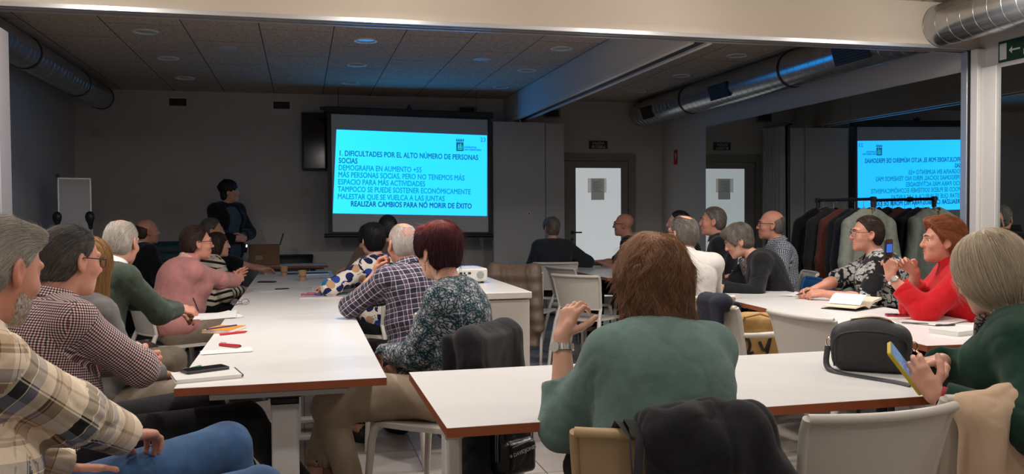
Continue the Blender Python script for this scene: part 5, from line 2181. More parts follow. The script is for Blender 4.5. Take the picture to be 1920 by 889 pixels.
sitter('greyw', 'woman with short grey hair looking down, in a black jacket and flowered scarf', (3.20, 5.90, 1.105), 74, 72, (BLU, True, 'blue armchair under the grey-haired woman looking down'),
       hpitch=24, shirt=M_BLACK, hair=H_MGREY, fine=.0055, female=True, style='pixie', nst=4080, hp=dict(slen=.06, swid=0.00068, vol=.006, lift=.006, fly=.004, clump=32), face=True, lean=24, bend=18, wr=.007, girth=1.08,
       la=dict(h=('w', 2.93, 5.66, .785), el=('w', .6, -.6, -.8), dir=('w', -.8, .2, -.1), curl=.5), ra=dict(h=('w', 2.95, 5.95, .785), curl=.5))
sitter('bluegin', 'balding man with glasses in a blue gingham shirt beside the curtain', (3.82, 6.487, 1.215), 72, 68, (WPL, False, 'white chair under the man in the blue gingham shirt'),
       skin=SK1, shirt=M_BGING, hair=H_MGREY, fine=.006, style='bald', nst=1190, hp=dict(bald=.050, slen=.03, swid=0.00074), glasses=GL_BLK, face=True, lean=4, girth=1.1, belly=.03, collar=(M_BGING, .034, 50), la=dict(h=('w', 3.5, 6.3, .78)), ra=dict(h=('w', 3.5, 6.6, .78)))
sitter('bw', 'woman with short dark hair and glasses in a black and white patterned top', (3.70, 5.06, 1.172), 62, 74, (KPL, False, 'black chair under the woman in the black and white patterned top'),
       skin=SK1, shirt=M_LACE, hair=H_DBROWN, fine=.005, female=True, style='short', nst=4080, hp=dict(slen=.04, swid=0.00062, vol=.003, lift=.003, hl=.058, crown=(0, -.02, .125)), glasses=GL_MET, face=True, lean=12, wr=.006, girth=1.22, belly=.04, slen=.10, vneck=.05, sleeve=.12,
       la=dict(h=('w', 3.33, 4.99, .785), dir=('w', -.8, .55, 0), pn=('w', .1, .5, -.8), curl=.65, el=('w', .8, -.8, -.5)), ra=dict(h=('w', 3.34, 5.17, .785), dir=('w', -.8, -.25, 0), pn=('w', .2, -.5, -.8), curl=.6, el=('w', .5, .8, -.5)))
sitter('red', 'woman with short copper hair in a red fleece, holding up a phone', (3.42, 4.03, 1.16), 66, 70, (BLU, True, 'blue armchair under the woman in the red fleece'),
       skin=SK1, shirt=M_RED, hair=H_COPPER, fine=.0045, female=True, style='short', nst=7140, hp=dict(slen=.055, swid=0.00062, vol=.017, front=.014, hl=.070, lift=.008, fly=.006, clump=32, nape=-.085, crown=(0, -.03, .125)), face=True, lean=12, bend=12, wr=.006, girth=1.15, turtleneck=.18, loose=1.6, sleeve=.70,
       la=dict(h=('w', 3.12, 4.06, .965), dir=('w', -.05, .1, 1), pn=('w', .2, .9, .05), curl=.75, thumb=.4, el=('w', .2, -.6, -1)), ra=dict(h=('w', 3.275, 4.06, .99), dir=('w', -.72, .12, .55), pn=('w', -.3, -.8, -.4), curl=.55, el=('w', .7, .6, -1)))
sitter('blond', 'woman with ash blond bob in a bottle green sweater, tapping a phone', (2.10, 2.27, 1.128), 24, 14, (WPL, False, 'white chair under the beige coat and the blond woman', 2, (1.93, 2.24)),
       hpitch=22, twist=22, skin=SK2, shirt=M_DKGREEN, hair=H_BLOND, fine=.004, female=True, style='bob', nst=11900, hp=dict(len=.25, slen=.19, grav=3.2, lift=.005, fly=.006, swid=0.00050, vol=.006, flare=.014, namp=.0025, crown=(0, -.02, .12)), lean=8, bend=10, wr=.007, girth=1.15, slen=.10, loose=1.4,
       la=dict(h=('w', 1.745, 2.075, .80), dir=('w', -.35, .30, .65), pn=('w', .3, .75, .35), f=(.45, .5, .55, .6), thumb=.1, el=('w', .4, -.9, -.7)),
       ra=dict(h=('w', 1.90, 2.235, .868), dir=('w', -.95, -.25, .02), pn=('w', -.2, -.1, -.95), f=(.08, .55, .8, .9), thumb=.3, el=('w', .5, .9, -.8)))
sitter('center', 'woman with tousled chestnut bob in a grey teal sweater, seen from behind', (.960, 2.27, 1.135), 4, 6, (BPL, False, 'beige chair in the foreground holding the black coat', -8, (.880, 2.13)),
       shirt=M_TEAL, pants=M_BLACK, hair=H_BROWN, fine=.004, female=True, style='bob', nst=18700, hwav=.75, hp=dict(len=.150, slen=.10, grav=1.5, lift=.014, fly=.012, clump=28, swid=0.00043, vol=.0, flare=.0, namp=.006, wfreq=85, tone=tone_tips), lean=12, bend=12, side=5, wr=.0055, girth=1.10, swid=.150, slen=.02, sleeve=.50, loose=2.4, turtleneck=.10,
       la=dict(h=('w', .735, 2.40, .965), dir=('w', .32, .0, .9), pn=('w', .6, .4, -.2), curl=.6, thumb=.3, el=('w', -.25, .3, -1)),
       ra=dict(h=('w', .985, 2.40, .985), dir=('w', -.45, -.15, .85), pn=('w', -.3, -.9, .2), curl=.45, el=('w', .8, .4, -1)), hemz=.44, legp={-1: ((-.03, .45, .53), (-.02, .50, .085), (-.02, .70, .05)), 1: ((.10, .45, .53), (.10, .50, .085), (.12, .70, .05))})

# ------------------------------------------------------------------ empty chairs
make_chair(1.433, 2.143, 3.6, WPL, False, 'empty white chair in the foreground beside the beige coat', GC)
make_chair(2.356, 6.866, -51, WPL, False, 'empty white chair beyond the white counter, nearer of the two', GC)
make_chair(2.58, 7.82, -72, WPL, False, 'empty white chair beyond the white counter, farther one beside the taupe jacket', GC)
make_chair(1.96, 7.46, -35, WPL, False, 'white chair under the taupe quilted jacket', GC)
make_chair(2.624, 3.828, -80, WPL, False, 'empty white chair pushed to the right table, behind the handbag', GC)
make_chair(2.468, 4.43, -84, WPL, True, 'white armchair with the tan bag on its seat', GC)
for k_, lb_ in enumerate(('bottom chair of the teal stack by the back wall', 'middle chair of the teal stack by the back wall', 'top chair of the teal stack by the back wall')):
    c_ = make_chair(-1.50, 10.78, -172, TPL, False, lb_, 'stacked teal chairs')
    c_.location = (-1.50, 10.78 + .03 * k_, .095 * k_)
make_chair(-.10, 10.93, 180, KPL, False, 'black chair behind the side table at the back wall', GC)
make_chair(3.95, 7.45, 75, KPL, False, 'empty black chair near the door, right of the off-white sweater man', GC)
make_chair(4.2, 6.0, 80, BLU, True, 'empty blue armchair in front of the coat rack', GC)


# ------------------------------------------------------------------ cabinet with the projector
t = empty('projector_cabinet', (1.075, 5.31, 0), 0, 'white cabinet carrying the projector in the middle of the room', 'cabinet')
CABW = mat('cabinet_white', s2l(212, 205, 196), .4)
MB().b2((-.175, -.57, .03), (.185, .57, .835)).build('body', CABW, t, bevel=.003)
MB().b2((-.195, -.59, .842), (.195, .59, .88)).build('worktop', mat('cabinet_top', s2l(220, 214, 206), .3), t, bevel=.004)
MB().b2((-.17, -.56, .834), (.18, .56, .843)).build('shadow_gap', mat('gap_grey', s2l(120, 114, 106), .6), t)
MB().b2((-.16, -.55, 0), (.17, .55, .031)).build('plinth', DARK, t)
t = empty('projector', (1.0, 5.50, .88), math.radians(2), 'white projector on the white cabinet', 'projector')
PJ = mat('projector_white', s2l(206, 204, 200), .4)
MB().b2((-.15, -.13, .012), (.15, .13, .098)).build('housing', PJ, t, bevel=.014, seg=3)
MB().b2((-.135, -.115, .0985), (.115, .115, .1005)).build('top_panel', mat('projector_top', s2l(214, 214, 212), .35), t, bevel=.001)
m = MB()
for k in range(6):
    m.b2((-.12 + k * .028, -.1325, .062), (-.12 + k * .028 + (.018 if k % 2 else .010), -.1295, .074))
for k in range(5):
    m.b2((-.12 + k * .03, -.1325, .036), (-.12 + k * .03 + (.008 if k % 2 else .02), -.1295, .046))
m.b2((.0, -.1325, .052), (.012, -.1295, .060))
m.build('socket', BLK, t)
MB().tube([(.10, -.129, .055), (.10, -.1325, .055)], .024, 20).build('vent_disc', mat('projector_vent', s2l(150, 150, 148), .6), t)
m = MB()
for x in (-.12, .12):
    for y in (-.1, .1):
        m.tube([(x, y, 0), (x, y, .014)], .012, 10)
m.build('foot', BLK, t)
m = MB().tube([(-.05, .13, .055), (-.05, .145, .055)], .03, 20)
m.build('projector_lens', mat('lens_dark', (.02, .02, .03), .05), t)
m = MB().tube([(-.06, -.132, .04), (-.05, -.17, .02), (.0, -.175, .005), (.03, -.15, .004), (-.02, -.19, .004), (-.15, -.16, .004)], .004, 8)
m.build('cable', BLK, t)


# ------------------------------------------------------------------ soft things: coats, bags
def soft(name, S, h, mt, loc, rot, label, cat, group=None, amp=.010, sc=8.0, aniso=(1, 1, .4), seed=1, foci=(), parent=None, uv=None):
    V, F = S.mesh(h)
    V = wrinkle(V, F, amp, foci, seed, sc, aniso)
    o = link_mesh(name, V, F, mt, parent, smooth=True)
    if parent is None:
        o.location = loc
        o.rotation_euler = (0, 0, math.radians(rot))
        tag(o, label, cat, group)
    return o


def drape(W, dx, drop, front, th=.03, top=.845, extra=()):
    S = Sdf()
    S.rbox((dx, -.285 - th * .6, top - drop / 2), (W, th, drop / 2), .026)
    S.cap((dx - W + .035, -.262, top - .01), (dx + W - .035, -.262, top - .01), .044, k=.03)
    S.rbox((dx, -.185, top - front / 2), (W * .97, th * .8, front / 2), .02, k=.03)
    for a, b, r1, r2 in extra:
        S.cap(a, b, r1, r2, k=.04)
    return S


COATB = fabric('coat_black', s2l(30, 30, 33), .25, bs=500, bump=.5)
# black coat on the beige chair in the foreground
bx, by, br = P['center']['chair']
S = drape(.150, .075, .52, .14, .030, .842, [((.02, -.30, .83), (.01, -.335, .45), .05, .055), ((.10, -.25, .838), (.17, -.27, .815), .045, .06), ((.17, -.28, .80), (.265, -.30, .62), .060, .07),
                                            ((.265, -.30, .62), (.30, -.32, .30), .07, .065), ((.10, -.325, .78), (.13, -.345, .35), .05, .06)])
co_ = soft('coat', S, .006, COATB, (bx, by, 0), br, 'black coat hung over the beige chair in the foreground', 'coat', amp=.016, sc=9, seed=4, aniso=(1, 1, .55))
# strap hanging over the same chair
m = MB()
pts = [(-.13, -.205, .70), (-.125, -.225, .80), (-.12, -.262, .835), (-.112, -.30, .81), (-.105, -.305, .70), (-.10, -.31, .45)]
m.tube(pts, .020, 8, flat=.12, up=(0, 1, 0))
pts = [(-.10, -.20, .72), (-.10, -.225, .80), (-.10, -.268, .842), (-.09, -.312, .81), (-.098, -.316, .70), (-.10, -.318, .45)]
m.tube(pts, .018, 8, flat=.12, up=(0, 1, 0))
o = m.build('bag_strap', fabric('strap_grey', s2l(58, 58, 62), .1, bs=1500), ang=60)
o.location, o.rotation_euler = (bx, by, 0), (0, 0, math.radians(br))
tag(o, 'dark grey woven strap looped over the beige chair back', 'strap')
# beige coat on the blond woman's chair
cx_, cy_, cr_ = P['blond']['chair']
S = drape(.25, .03, .60, .10, .024, .80, [((-.16, -.30, .745), (-.20, -.33, .45), .05, .06), ((.05, -.30, .755), (.06, -.34, .40), .05, .06), ((.2, -.29, .755), (.22, -.32, .45), .05, .06), ((-.05, -.25, .80), (.15, -.25, .81), .035, .04)])
soft('coat', S, .008, fabric('coat_beige', s2l(206, 176, 148), .04, bs=1200, sheen=.05), (cx_, cy_, 0), cr_, 'light beige coat hung over the chair of the blond woman', 'coat', amp=.015, sc=8, seed=8, aniso=(1, 1, .35))
# black coat behind the red-haired woman
cx_, cy_, cr_ = P['redhair']['chair']
S = drape(.185, -.075, .62, .15, .036, .85, [((.06, -.29, .83), (.09, -.32, .45), .05, .06), ((-.21, -.27, .82), (-.24, -.30, .20), .05, .07)])
soft('coat', S, .010, COATB, (cx_, cy_, 0), cr_, 'black coat on the chair of the red-haired woman in the floral blouse', 'coat', amp=.012, seed=12)
# taupe quilted jacket
S = drape(.23, -.02, .68, .12, .032, .85, [((-.20, -.28, .83), (-.27, -.31, .40), .06, .055), ((.17, -.29, .83), (.22, -.32, .35), .06, .055)])
qm, nt, b = nm('quilted_taupe')
tc = N(nt, 'ShaderNodeTexCoord')
wv = N(nt, 'ShaderNodeTexWave', i_Scale=2.6)
wv.bands_direction = 'Z'
nt.links.new(tc.outputs['Object'], wv.inputs['Vector'])
bp = N(nt, 'ShaderNodeBump', i_Strength=.8, i_Distance=.02)
nt.links.new(wv.outputs['Fac'], bp.inputs['Height'])
nt.links.new(bp.outputs[0], b.inputs['Normal'])
b.inputs['Base Color'].default_value = rgba(s2l(124, 104, 88))
b.inputs['Roughness'].default_value = .5
soft('jacket', S, .010, qm, (1.96, 7.46, 0), -35, 'taupe quilted jacket over a chair right of the white cabinet', 'jacket', amp=.012, seed=15)
# navy jacket on the back of the tan bag's chair
S = drape(.13, .07, .16, .14, .016, .840, [((-.02, -.27, .835), (.15, -.27, .842), .028, .034)])
soft('jacket', S, .010, fabric('navy_cloth', s2l(34, 36, 50), .1), (2.468, 4.43, 0), -84, 'navy jacket over the back of the armchair with the tan bag', 'jacket', amp=.014, seed=19)
# tan bag
S = Sdf()
S.rbox((0, .02, .61), (.15, .075, .14), .05)
S.rbox((.0, .05, .66), (.155, .05, .08), .03, k=.02)
S.cap((.10, .04, .52), (.18, .10, .52), .055, .04, k=.05)
TANB = fabric('bag_tan', s2l(184, 146, 92), .08, bs=900)
o = soft('tan_bag', S, .009, TANB, (2.50, 4.38, 0), -22, 'tan canvas bag with black script on the white armchair', 'bag', amp=.020, seed=22, aniso=(1, 1, 1))
for pts in ([(-.10, -.066, .53), (-.07, -.068, .60), (-.05, -.068, .56), (-.06, -.066, .51), (-.03, -.068, .52)], [(.0, -.068, .58), (.03, -.068, .53), (.06, -.066, .60), (.04, -.068, .50)]):
    MB().tube(spl([(p[0], p[1] + .004, p[2] + .02) for p in pts]), .008, 8).build('black_script', BLK, o)
MB().tube([(-.09, -.055, .68), (-.08, -.085, .74), (.0, -.09, .76), (.07, -.085, .74), (.08, -.055, .68)], .008, 8).build('bag_handle', TANB, o)


# coat rack with coats, in front of the mirror
t = empty('coat_rack', (4.64, 6.65, 0), 0, 'black and chrome coat rack in front of the mirror', 'coat rack')
RZ = 1.425
m = MB().tube([(0, -.40, RZ), (0, .40, RZ)], .013, 12)
m.build('rail', BLK, t)
for y in (-.39, .40):
    m = MB()
    m.tube([(0, y, .06), (0, y, RZ - .05)], .011, 10)
    m.build('post', STEEL, t)
    m = MB()
    m.tube([(0, y, RZ - .07), (0, y, RZ + .01)], .019, 12)
    m.tube([(0, y - .022, RZ), (0, y + .022, RZ)], .021, 12)
    m.build('clamp', BLK, t)
    m = MB()
    m.tube([(-.24, y, .055), (.24, y, .055)], .013, 10)
    for x in (-.22, .22):
        m.tube([(x - .01, y, .025), (x + .01, y, .025)], .024, 12)
    m.build('foot', BLK, t)
MB().tube([(0, -.11, RZ), (0, -.07, RZ)], .022, 12).build('clamp', BLK, t)
WOOD = mat('hanger_wood', s2l(196, 158, 96), .45, nscale=20, namt=.1)


def coat_sdf(long_, wide):
    S = Sdf()
    S.cap((-.19 * wide, 0, -.155), (-.03, 0, -.095), .045, .05, flat=((0, 1, 0), .8))
    S.cap((.19 * wide, 0, -.155), (.03, 0, -.095), .045, .05, k=.02, flat=((0, 1, 0), .8))
    S.cap((0, 0, -.30), (0, .0, -long_), .185 * wide, .235 * wide, k=.06, flat=((0, 1, 0), .26))
    S.cap((0, 0, -.22), (0, 0, -.5), .19 * wide, .19 * wide, k=.05, flat=((0, 1, 0), .30))
    for s in (-1, 1):
        S.cap((s * .205 * wide, 0, -.18), (s * .255 * wide, -.015, -.48), .058, .052, k=.03)
        S.cap((s * .255 * wide, -.015, -.48), (s * .262 * wide, -.04, -.74), .052, .045, k=.02)
    S.ell((0, .0, -.085), (.075, .05, .05), k=.02)
    S.ell((0, -.01, -.045), (.045, .032, .05), op='s', k=.01)
    S.rbox((0, -.07, -.6), (.004, .03, .55), .002, op='s', k=.008)
    S.plane((0, 0, -1), (0, 0, -long_ - .12), k=.01)
    for s in (-1, 1):
        S.cap((s * .05, -.045, -.10), (s * .02, -.062, -.32), .022, .012, k=.008, flat=((0, 1, 0), .5))
    return S


racks = [(6.285, 'coat_sage', (146, 150, 138), .72, 1.0, 'pale sage green coat nearest on the rack, on a wooden hanger', 1), (6.39, 'coat_navy', (28, 30, 40), .80, 1.02, 'navy coat on the rack right behind the pale sage coat', 1),
         (6.50, 'coat_ink', (22, 24, 32), .74, .98, 'black blue coat in the middle of the rack', 0), (6.63, 'coat_rust', (96, 50, 42), .76, .95, 'rust brown coat in the middle of the rack', 0),
         (6.80, 'coat_dark_grey', (38, 38, 38), .90, 1.05, 'long dark grey coat on the rack beside the rust brown coat', 0), (6.95, 'coat_coal', (18, 18, 20), .92, 1.05, 'black coat at the far end of the rack', 0)]
for i, (y, nme, c, lg, wd, lb, wood) in enumerate(racks):
    dx = (-.02, .01, -.01, .0, -.02, -.03)[i]
    o = soft('coat', coat_sdf(lg, wd), .011, fabric(nme, s2l(*c), .12), (4.64 + dx, y, RZ - .045), (4, -6, 3, -4, 8, -3)[i], lb, 'coat', 'coats on the rack', amp=.012, seed=30 + i, sc=7, aniso=(1, 1, .3))
    h_ = MB()
    h_.tube([(-.205, 0, -.135), (-.12, 0, -.085), (-.03, 0, -.045), (.03, 0, -.045), (.12, 0, -.085), (.205, 0, -.135)], [.010, .013, .016, .016, .013, .010], 10)
    t = h_.build('coat_hanger', WOOD if wood else mat('hanger_dark', s2l(60, 46, 40), .5), None)
    t.location = (4.64 + dx * .3, y, RZ - .055)
    t.rotation_euler = (0, 0, math.radians((4, -6, 3, -4, 8, -3)[i]))
    tag(t, 'hanger holding the %s' % lb.split(' on the')[0].split(' nearest')[0].split(' at the')[0].split(' in the')[0], 'hanger', 'hangers on the coat rack')
    MB().tube([(0, 0, -.035), (0, 0, .025)] + [(0, .018 * math.cos(q) - .018, .025 + .050 * .75 * math.sin(q) * .9) for q in (0.4, .9, 1.4, 1.9, 2.4, 2.9)], .0022, 6).build('hook', STEEL, t)


# handbag on the foreground table
t = empty('handbag', (2.02, 2.735, .74), math.radians(-38), 'black leather handbag standing on the foreground table', 'bag')
LEA = mat('black_grain_leather', (.016, .016, .018), .5, bump=.5, bscale=350)
GOLD = mat('gold_metal', (.8, .58, .36), .22, metal=1)
S = Sdf()
S.rbox((0, 0, .085), (.135, .055, .085), .045)
S.ell((0, 0, .10), (.128, .050, .098), k=.03)
V, F = S.mesh(.006)
V = wrinkle(V, F, .004, (), 3, 9, (1, 1, 1))
V[:, 2] = np.maximum(V[:, 2], .001)
link_mesh('bag_body', V, F, LEA, t, smooth=True)
for y in (-.052, .052):
    MB().tube(spl([(-.122, y * .9, .02), (-.128, y, .09), (-.105, y * 1.02, .135), (-.03, y * 1.02, .152), (.06, y * 1.02, .148), (.118, y * .95, .12), (.128, y, .07), (.122, y * .9, .02)]), .0035, 8).build('piping', LEA, t)
MB().tube(spl([(-.07, -.006, .190), (0, -.006, .2005), (.06, -.006, .192), (.110, -.006, .155), (.135, -.006, .11)]), .0032, 8).build('zip', GOLD, t)
for s in (-1, 1):
    m = MB()
    m.tube([(s * .145 + .016 * math.cos(a) * .6, .0, .10 + .016 * math.sin(a)) for a in np.linspace(0, 2 * PI, 14)[:-1]], .0028, 8, closed=True)
    m.build('ring', GOLD, t)
m = MB().tube([(.150, 0, .085), (.175, -.01, .06), (.20, -.02, .045)], .005, 8).tube([(.195, -.02, .05), (.215, -.02, .04)], .007, 8)
m.build('snap_hook', GOLD, t)
m = MB().tube(spl([(-.148, 0, .085), (-.150, -.03, .02), (-.11, -.10, .006), (0, -.17, .005), (.08, -.215, .005), (.13, -.26, .005)]), .011, 8, flat=.25, up=(0, 0, 1))
m.build('strap', LEA, t)
MB().tube(spl([(.205, -.02, .045), (.24, -.05, .04), (.29, -.10, .03), (.31, -.16, .006)]), .010, 8, flat=.3, up=(0, 0, 1)).build('strap', LEA, t)

# small black backpack hanging on the red-haired woman's chair
t = empty('backpack', (.785, 3.27, .31), math.radians(26), 'small glossy black backpack with white brand lettering hanging under the table edge', 'backpack')
LQ = mat('glossy_black_leather', (.010, .010, .011), .28, bump=.3, bscale=120)
S = Sdf()
S.rbox((0, 0, .11), (.088, .055, .12), .045)
S.rbox((0, -.05, .07), (.075, .030, .065), .022, k=.015)
V, F = S.mesh(.006)
V = wrinkle(V, F, .004, (), 5, 10, (1, 1, 1))
link_mesh('bag_body', V, F, LQ, t, smooth=True)
for dz, rr in ((.0, .003), (.012, .003)):
    MB().tube(spl([(-.087, -.035 + dz, .06), (-.088, -.035 + dz, .15), (-.07, -.035 + dz, .205), (0, -.035 + dz, .228), (.07, -.035 + dz, .205), (.088, -.035 + dz, .15), (.087, -.035 + dz, .06)]), rr, 8).build('zip', mat('zip_grey', (.25, .25, .26), .3, metal=.8), t)
MB().tube([(-.055, -.083, .120), (.0, -.084, .130), (.055, -.083, .140)], .0022, 8).build('pocket_zip', mat('zip_grey', (.25, .25, .26), .3, metal=.8), t)
o = text_obj('brand_lettering', 'DAVIDJONES', .020, mat('brand_white', s2l(210, 208, 204), .4), t, 'CENTER', .0006)
o.location = (.008, -.0835, .092)
o.rotation_euler = (PI / 2, math.radians(-8), 0)
MB().tube([(-.064, -.080, .090), (-.064, -.086, .090)], .006, 12).build('stud', GOLD, t)
MB().tube([(-.03, 0, .22), (-.035, .0, .30), (.0, .02, .36), (.035, 0, .30), (.03, 0, .22)], .007, 8).build('carry_handle', LQ, t)


# ------------------------------------------------------------------ things on the tables
TZ = .7405


def phone(loc, R, label, case, scr, lx=.074, ly=.152, th=.009, screen_emit=None):
    t = bpy.data.objects.new('smartphone', None)
    C.objects.link(t)
    t.matrix_world = Matrix.Translation(loc) @ R.to_4x4()
    tag(t, label, 'phone')
    MB().prism(rrect(lx, ly, .010), 0, th).build('case', case, t, bevel=.0015)
    MB().prism(rrect(lx - .008, ly - .008, .007), th, th + .0008).build('display', scr, t)
    return t


def rz_(a):
    return Matrix.Rotation(math.radians(a), 3, 'Z')


def basis(long_dir, normal):
    y = Vector(long_dir).normalized()
    z = Vector(normal)
    z = (z - y * z.dot(y)).normalized()
    x = y.cross(z)
    return Matrix((x, y, z)).transposed()


DISP = mat('phone_display_off', (.008, .009, .011), .08)
sc1, nt, b = nm('phone_display_on')
tc = N(nt, 'ShaderNodeTexCoord')
no = N(nt, 'ShaderNodeTexNoise', i_Scale=22.0, i_Detail=1.0)
nt.links.new(tc.outputs['Object'], no.inputs['Vector'])
r = ramp(nt, [(.40, s2l(86, 112, 146)), (.6, s2l(112, 142, 178))])
nt.links.new(no.outputs['Fac'], r.inputs[0])
nt.links.new(r.outputs[0], b.inputs['Emission Color'])
b.inputs['Base Color'].default_value = (.05, .05, .06, 1)
b.inputs['Emission Strength'].default_value = .8
b.inputs['Roughness'].default_value = .15
# phone held by the blond woman
hd = P['blond']['A'][-1]
phone(Vector((1.692, 2.145, .868)), basis((-.55, .10, .72), (.50, -.62, .55)), 'yellow-cased phone held by the blond woman', mat('case_yellow', s2l(206, 182, 40), .5), sc1, .078, .158, .011)
# phone held up by the woman in red
pt = phone(Vector((3.118, 4.085, 1.10)), basis((.02, -.02, 1), (.35, -.94, .05)), 'dark phone held up by the woman in the red fleece', mat('case_dark', (.03, .03, .035), .4), DISP, .070, .145, .010)
MB().prism(rrect(.052, .046, .002), .0112, .0118).build('camera_view', mat('blue_view', s2l(30, 96, 190), .3, emit=.8), pt).location = (0, .022, 0)


def notebook(x, y, rot, wx, wy, th, label, cover, spiral=None, name='notebook', pages=True, open_=False, z=TZ):
    t = empty(name, (x, y, z), math.radians(rot), label, name.replace('_', ' '))
    MB().b2((-wx / 2, -wy / 2, 0), (wx / 2, wy / 2, .0015)).build('back_cover', cover, t)
    MB().b2((-wx / 2 + .002, -wy / 2 + .002, .0015), (wx / 2 - .002, wy / 2 - .002, th)).build('pages', PAPER, t)
    if not open_:
        MB().b2((-wx / 2, -wy / 2, th), (wx / 2, wy / 2, th + .0015)).build('front_cover', cover, t)
    if spiral:
        m = MB()
        n = int((wy if spiral in ('r', 'l') else wx) / .009)
        for k in range(n):
            if spiral in ('r', 'l'):
                px = wx / 2 * (1 if spiral == 'r' else -1)
                c = (px, -wy / 2 + .01 + k * (wy - .02) / max(1, n - 1))
                loop = [(c[0] + .006 * math.cos(a), c[1], th / 2 + .006 * math.sin(a) + .002) for a in np.linspace(0, 2 * PI, 10)[:-1]]
            else:
                py = wy / 2 * (1 if spiral == 'f' else -1)
                c = (-wx / 2 + .01 + k * (wx - .02) / max(1, n - 1), py)
                loop = [(c[0], c[1] + .006 * math.cos(a), th / 2 + .006 * math.sin(a) + .002) for a in np.linspace(0, 2 * PI, 10)[:-1]]
            m.tube(loop, .0011, 5, closed=True)
        m.build('spiral', mat('spiral_wire', (.10, .10, .11), .3, metal=.8), t)
    return t


def pen(p0, p1, label, c, r=.0045):
    p0, p1 = Vector(p0), Vector(p1)
    d = p1 - p0
    t = empty('pen', p0, 0, label, 'pen')
    m = MB().tube([(0, 0, 0), d * .12, d * .85, d * .93], [r * .9, r, r, r * .8], 10)
    m.build('barrel', c, t)
    MB().tube([d * .93, d], [r * .7, r * .2], 8).build('tip', mat('pen_tip', (.05, .05, .05), .4), t)
    up = Vector((0, 0, r * 1.35))
    MB().tube([d * .02 + up, d * .30 + up], .0012, 6).build('clip', STEEL, t)
    return t


def sheets(x, y, rot, wx, wy, label, n=2, curl=.012, seed=0, name='paper', th=.0006):
    t = None
    r = random.Random(seed)
    m = MB()
    for k in range(n):
        a = r.uniform(-.18, .18)
        ox, oy = r.uniform(-.01, .01), r.uniform(-.01, .01)

        def f(u, v, a=a, ox=ox, oy=oy, k=k):
            px, py = (u - .5) * wx, (v - .5) * wy
            return (ox + px * math.cos(a) - py * math.sin(a), oy + px * math.sin(a) + py * math.cos(a), .001 + k * .0014 + curl * (max(0, u - .55) * 2) ** 2 * (.3 + v) * (k + 1) / n)
        m.sheet(f, 12, 8, th)
    o = m.build(name, PAPER)
    o.location = (x, y, TZ)
    o.rotation_euler = (0, 0, math.radians(rot))
    return tag(o, label, 'paper')


REDP = mat('pen_red', s2l(196, 30, 44), .35)
GRNP = mat('pen_green', s2l(16, 112, 74), .35)
BLKP = mat('pen_black', s2l(28, 28, 34), .35)
# left front table
notebook(-.345, 3.285, 14, .225, .165, .012, 'white spiral notebook at the near left table corner, under the black phone', mat('card_white', s2l(222, 220, 214), .6), 'r')
phone(Vector((-.355, 3.345, TZ + .0142)), rz_(-62), 'black phone lying on the white spiral notebook', mat('case_grey', s2l(58, 60, 64), .4), DISP, .078, .160, .010)
pen((-.435, 3.33, TZ + .019), (-.375, 3.425, TZ + .019), 'green pen beside the black phone on the notebook', GRNP)
sheets(-.325, 3.88, 8, .21, .10, 'small folded white sheet under the red pen', 2, .006, 3)
pen((-.365, 4.055, TZ + .006), (-.265, 3.95, TZ + .010), 'short red marker on the small white sheet', REDP, .0075)
t = notebook(-.39, 4.58, -20, .145, .20, .014, 'orange notebook with a blue pen inside, on the left front table', mat('cover_orange', s2l(214, 146, 66), .55))
MB().tube([(-.05, -.09, .0185), (.03, .08, .0185)], .004, 8).build('ribbon', mat('ribbon_blue', s2l(34, 40, 110), .5), t)
pen((-.395, 4.40, TZ + .006), (-.27, 4.475, TZ + .006), 'red and silver pen before the orange notebook', REDP, .0060)
sheets(-.49, 5.24, 12, .23, .30, 'white sheets under the writing hand of the man in the green sweater', 3, .016, 5)
hd = P['green']['A'][1]
q = hd[1] + hd[2] * .09
pen(tuple(q + np.array((.0, -.02, .075))), tuple(q + np.array((.025, .03, -.012))), 'dark pen in the hand of the man in the green sweater', BLKP, .004)
# pair of spectacles
t = empty('spectacles', (-.395, 5.83, TZ), math.radians(25), 'folded grey spectacles lying on the left table', 'glasses')
m = MB()
for s in (-1, 1):
    m.tube([(s * .033 + .026 * math.cos(a), 0, .022 + .018 * math.sin(a)) for a in np.linspace(0, 2 * PI, 18)[:-1]], .0018, 6, closed=True)
m.tube([(-.008, 0, .026), (.008, 0, .026)], .0018, 6)
m.build('rims', mat('specs_grey', (.08, .08, .08), .3), t)
for s in (-1, 1):
    MB().tube([(s * .058, 0, .028), (s * .056, .03, .012), (-s * .03, .045 + s * .008, .004)], .0018, 6).build('temple', mat('specs_grey', (.08, .08, .08), .3), t)
    MB().tube([(s * .033, -.0005, .022), (s * .033, .0007, .022)], .025, 18).build('lens', lens_mat(), t)
# second left table
notebook(.14, 6.25, -8, .30, .21, .008, 'magazine with red and white edges under the pink glasses case', mat('cover_magazine', s2l(190, 176, 180), .5, nscale=14, namt=.25), name='magazine')
sheets(.27, 6.27, -10, .20, .16, 'loose white sheet sticking out from the magazine', 1, .01, 7)
m = MB().prism(rrect(.11, .07, .012), 0, .012)
o = m.build('glasses_case', mat('case_blue', s2l(84, 100, 168), .5), bevel=.003)
o.location, o.rotation_euler = (.14, 6.30, TZ + .0096), (0, 0, .5)
tag(o, 'small blue case on the magazine', 'case')
m = MB()
m.tube([(.05 * math.cos(a) * 1.4, .03 * math.sin(a), .004 + .004 * math.sin(3 * a)) for a in np.linspace(0, 2 * PI, 20)[:-1]], .0045, 8, closed=True)
m.tube([(.03 * math.cos(a), .018 * math.sin(a) - .01, .014) for a in np.linspace(0, 5, 14)], .004, 8)
o = m.build('cord', mat('cord_pink', s2l(186, 90, 120), .5))
o.location = (.06, 6.33, TZ + .0096)
tag(o, 'pink twisted cord lying beside the blue case on the magazine', 'cord')
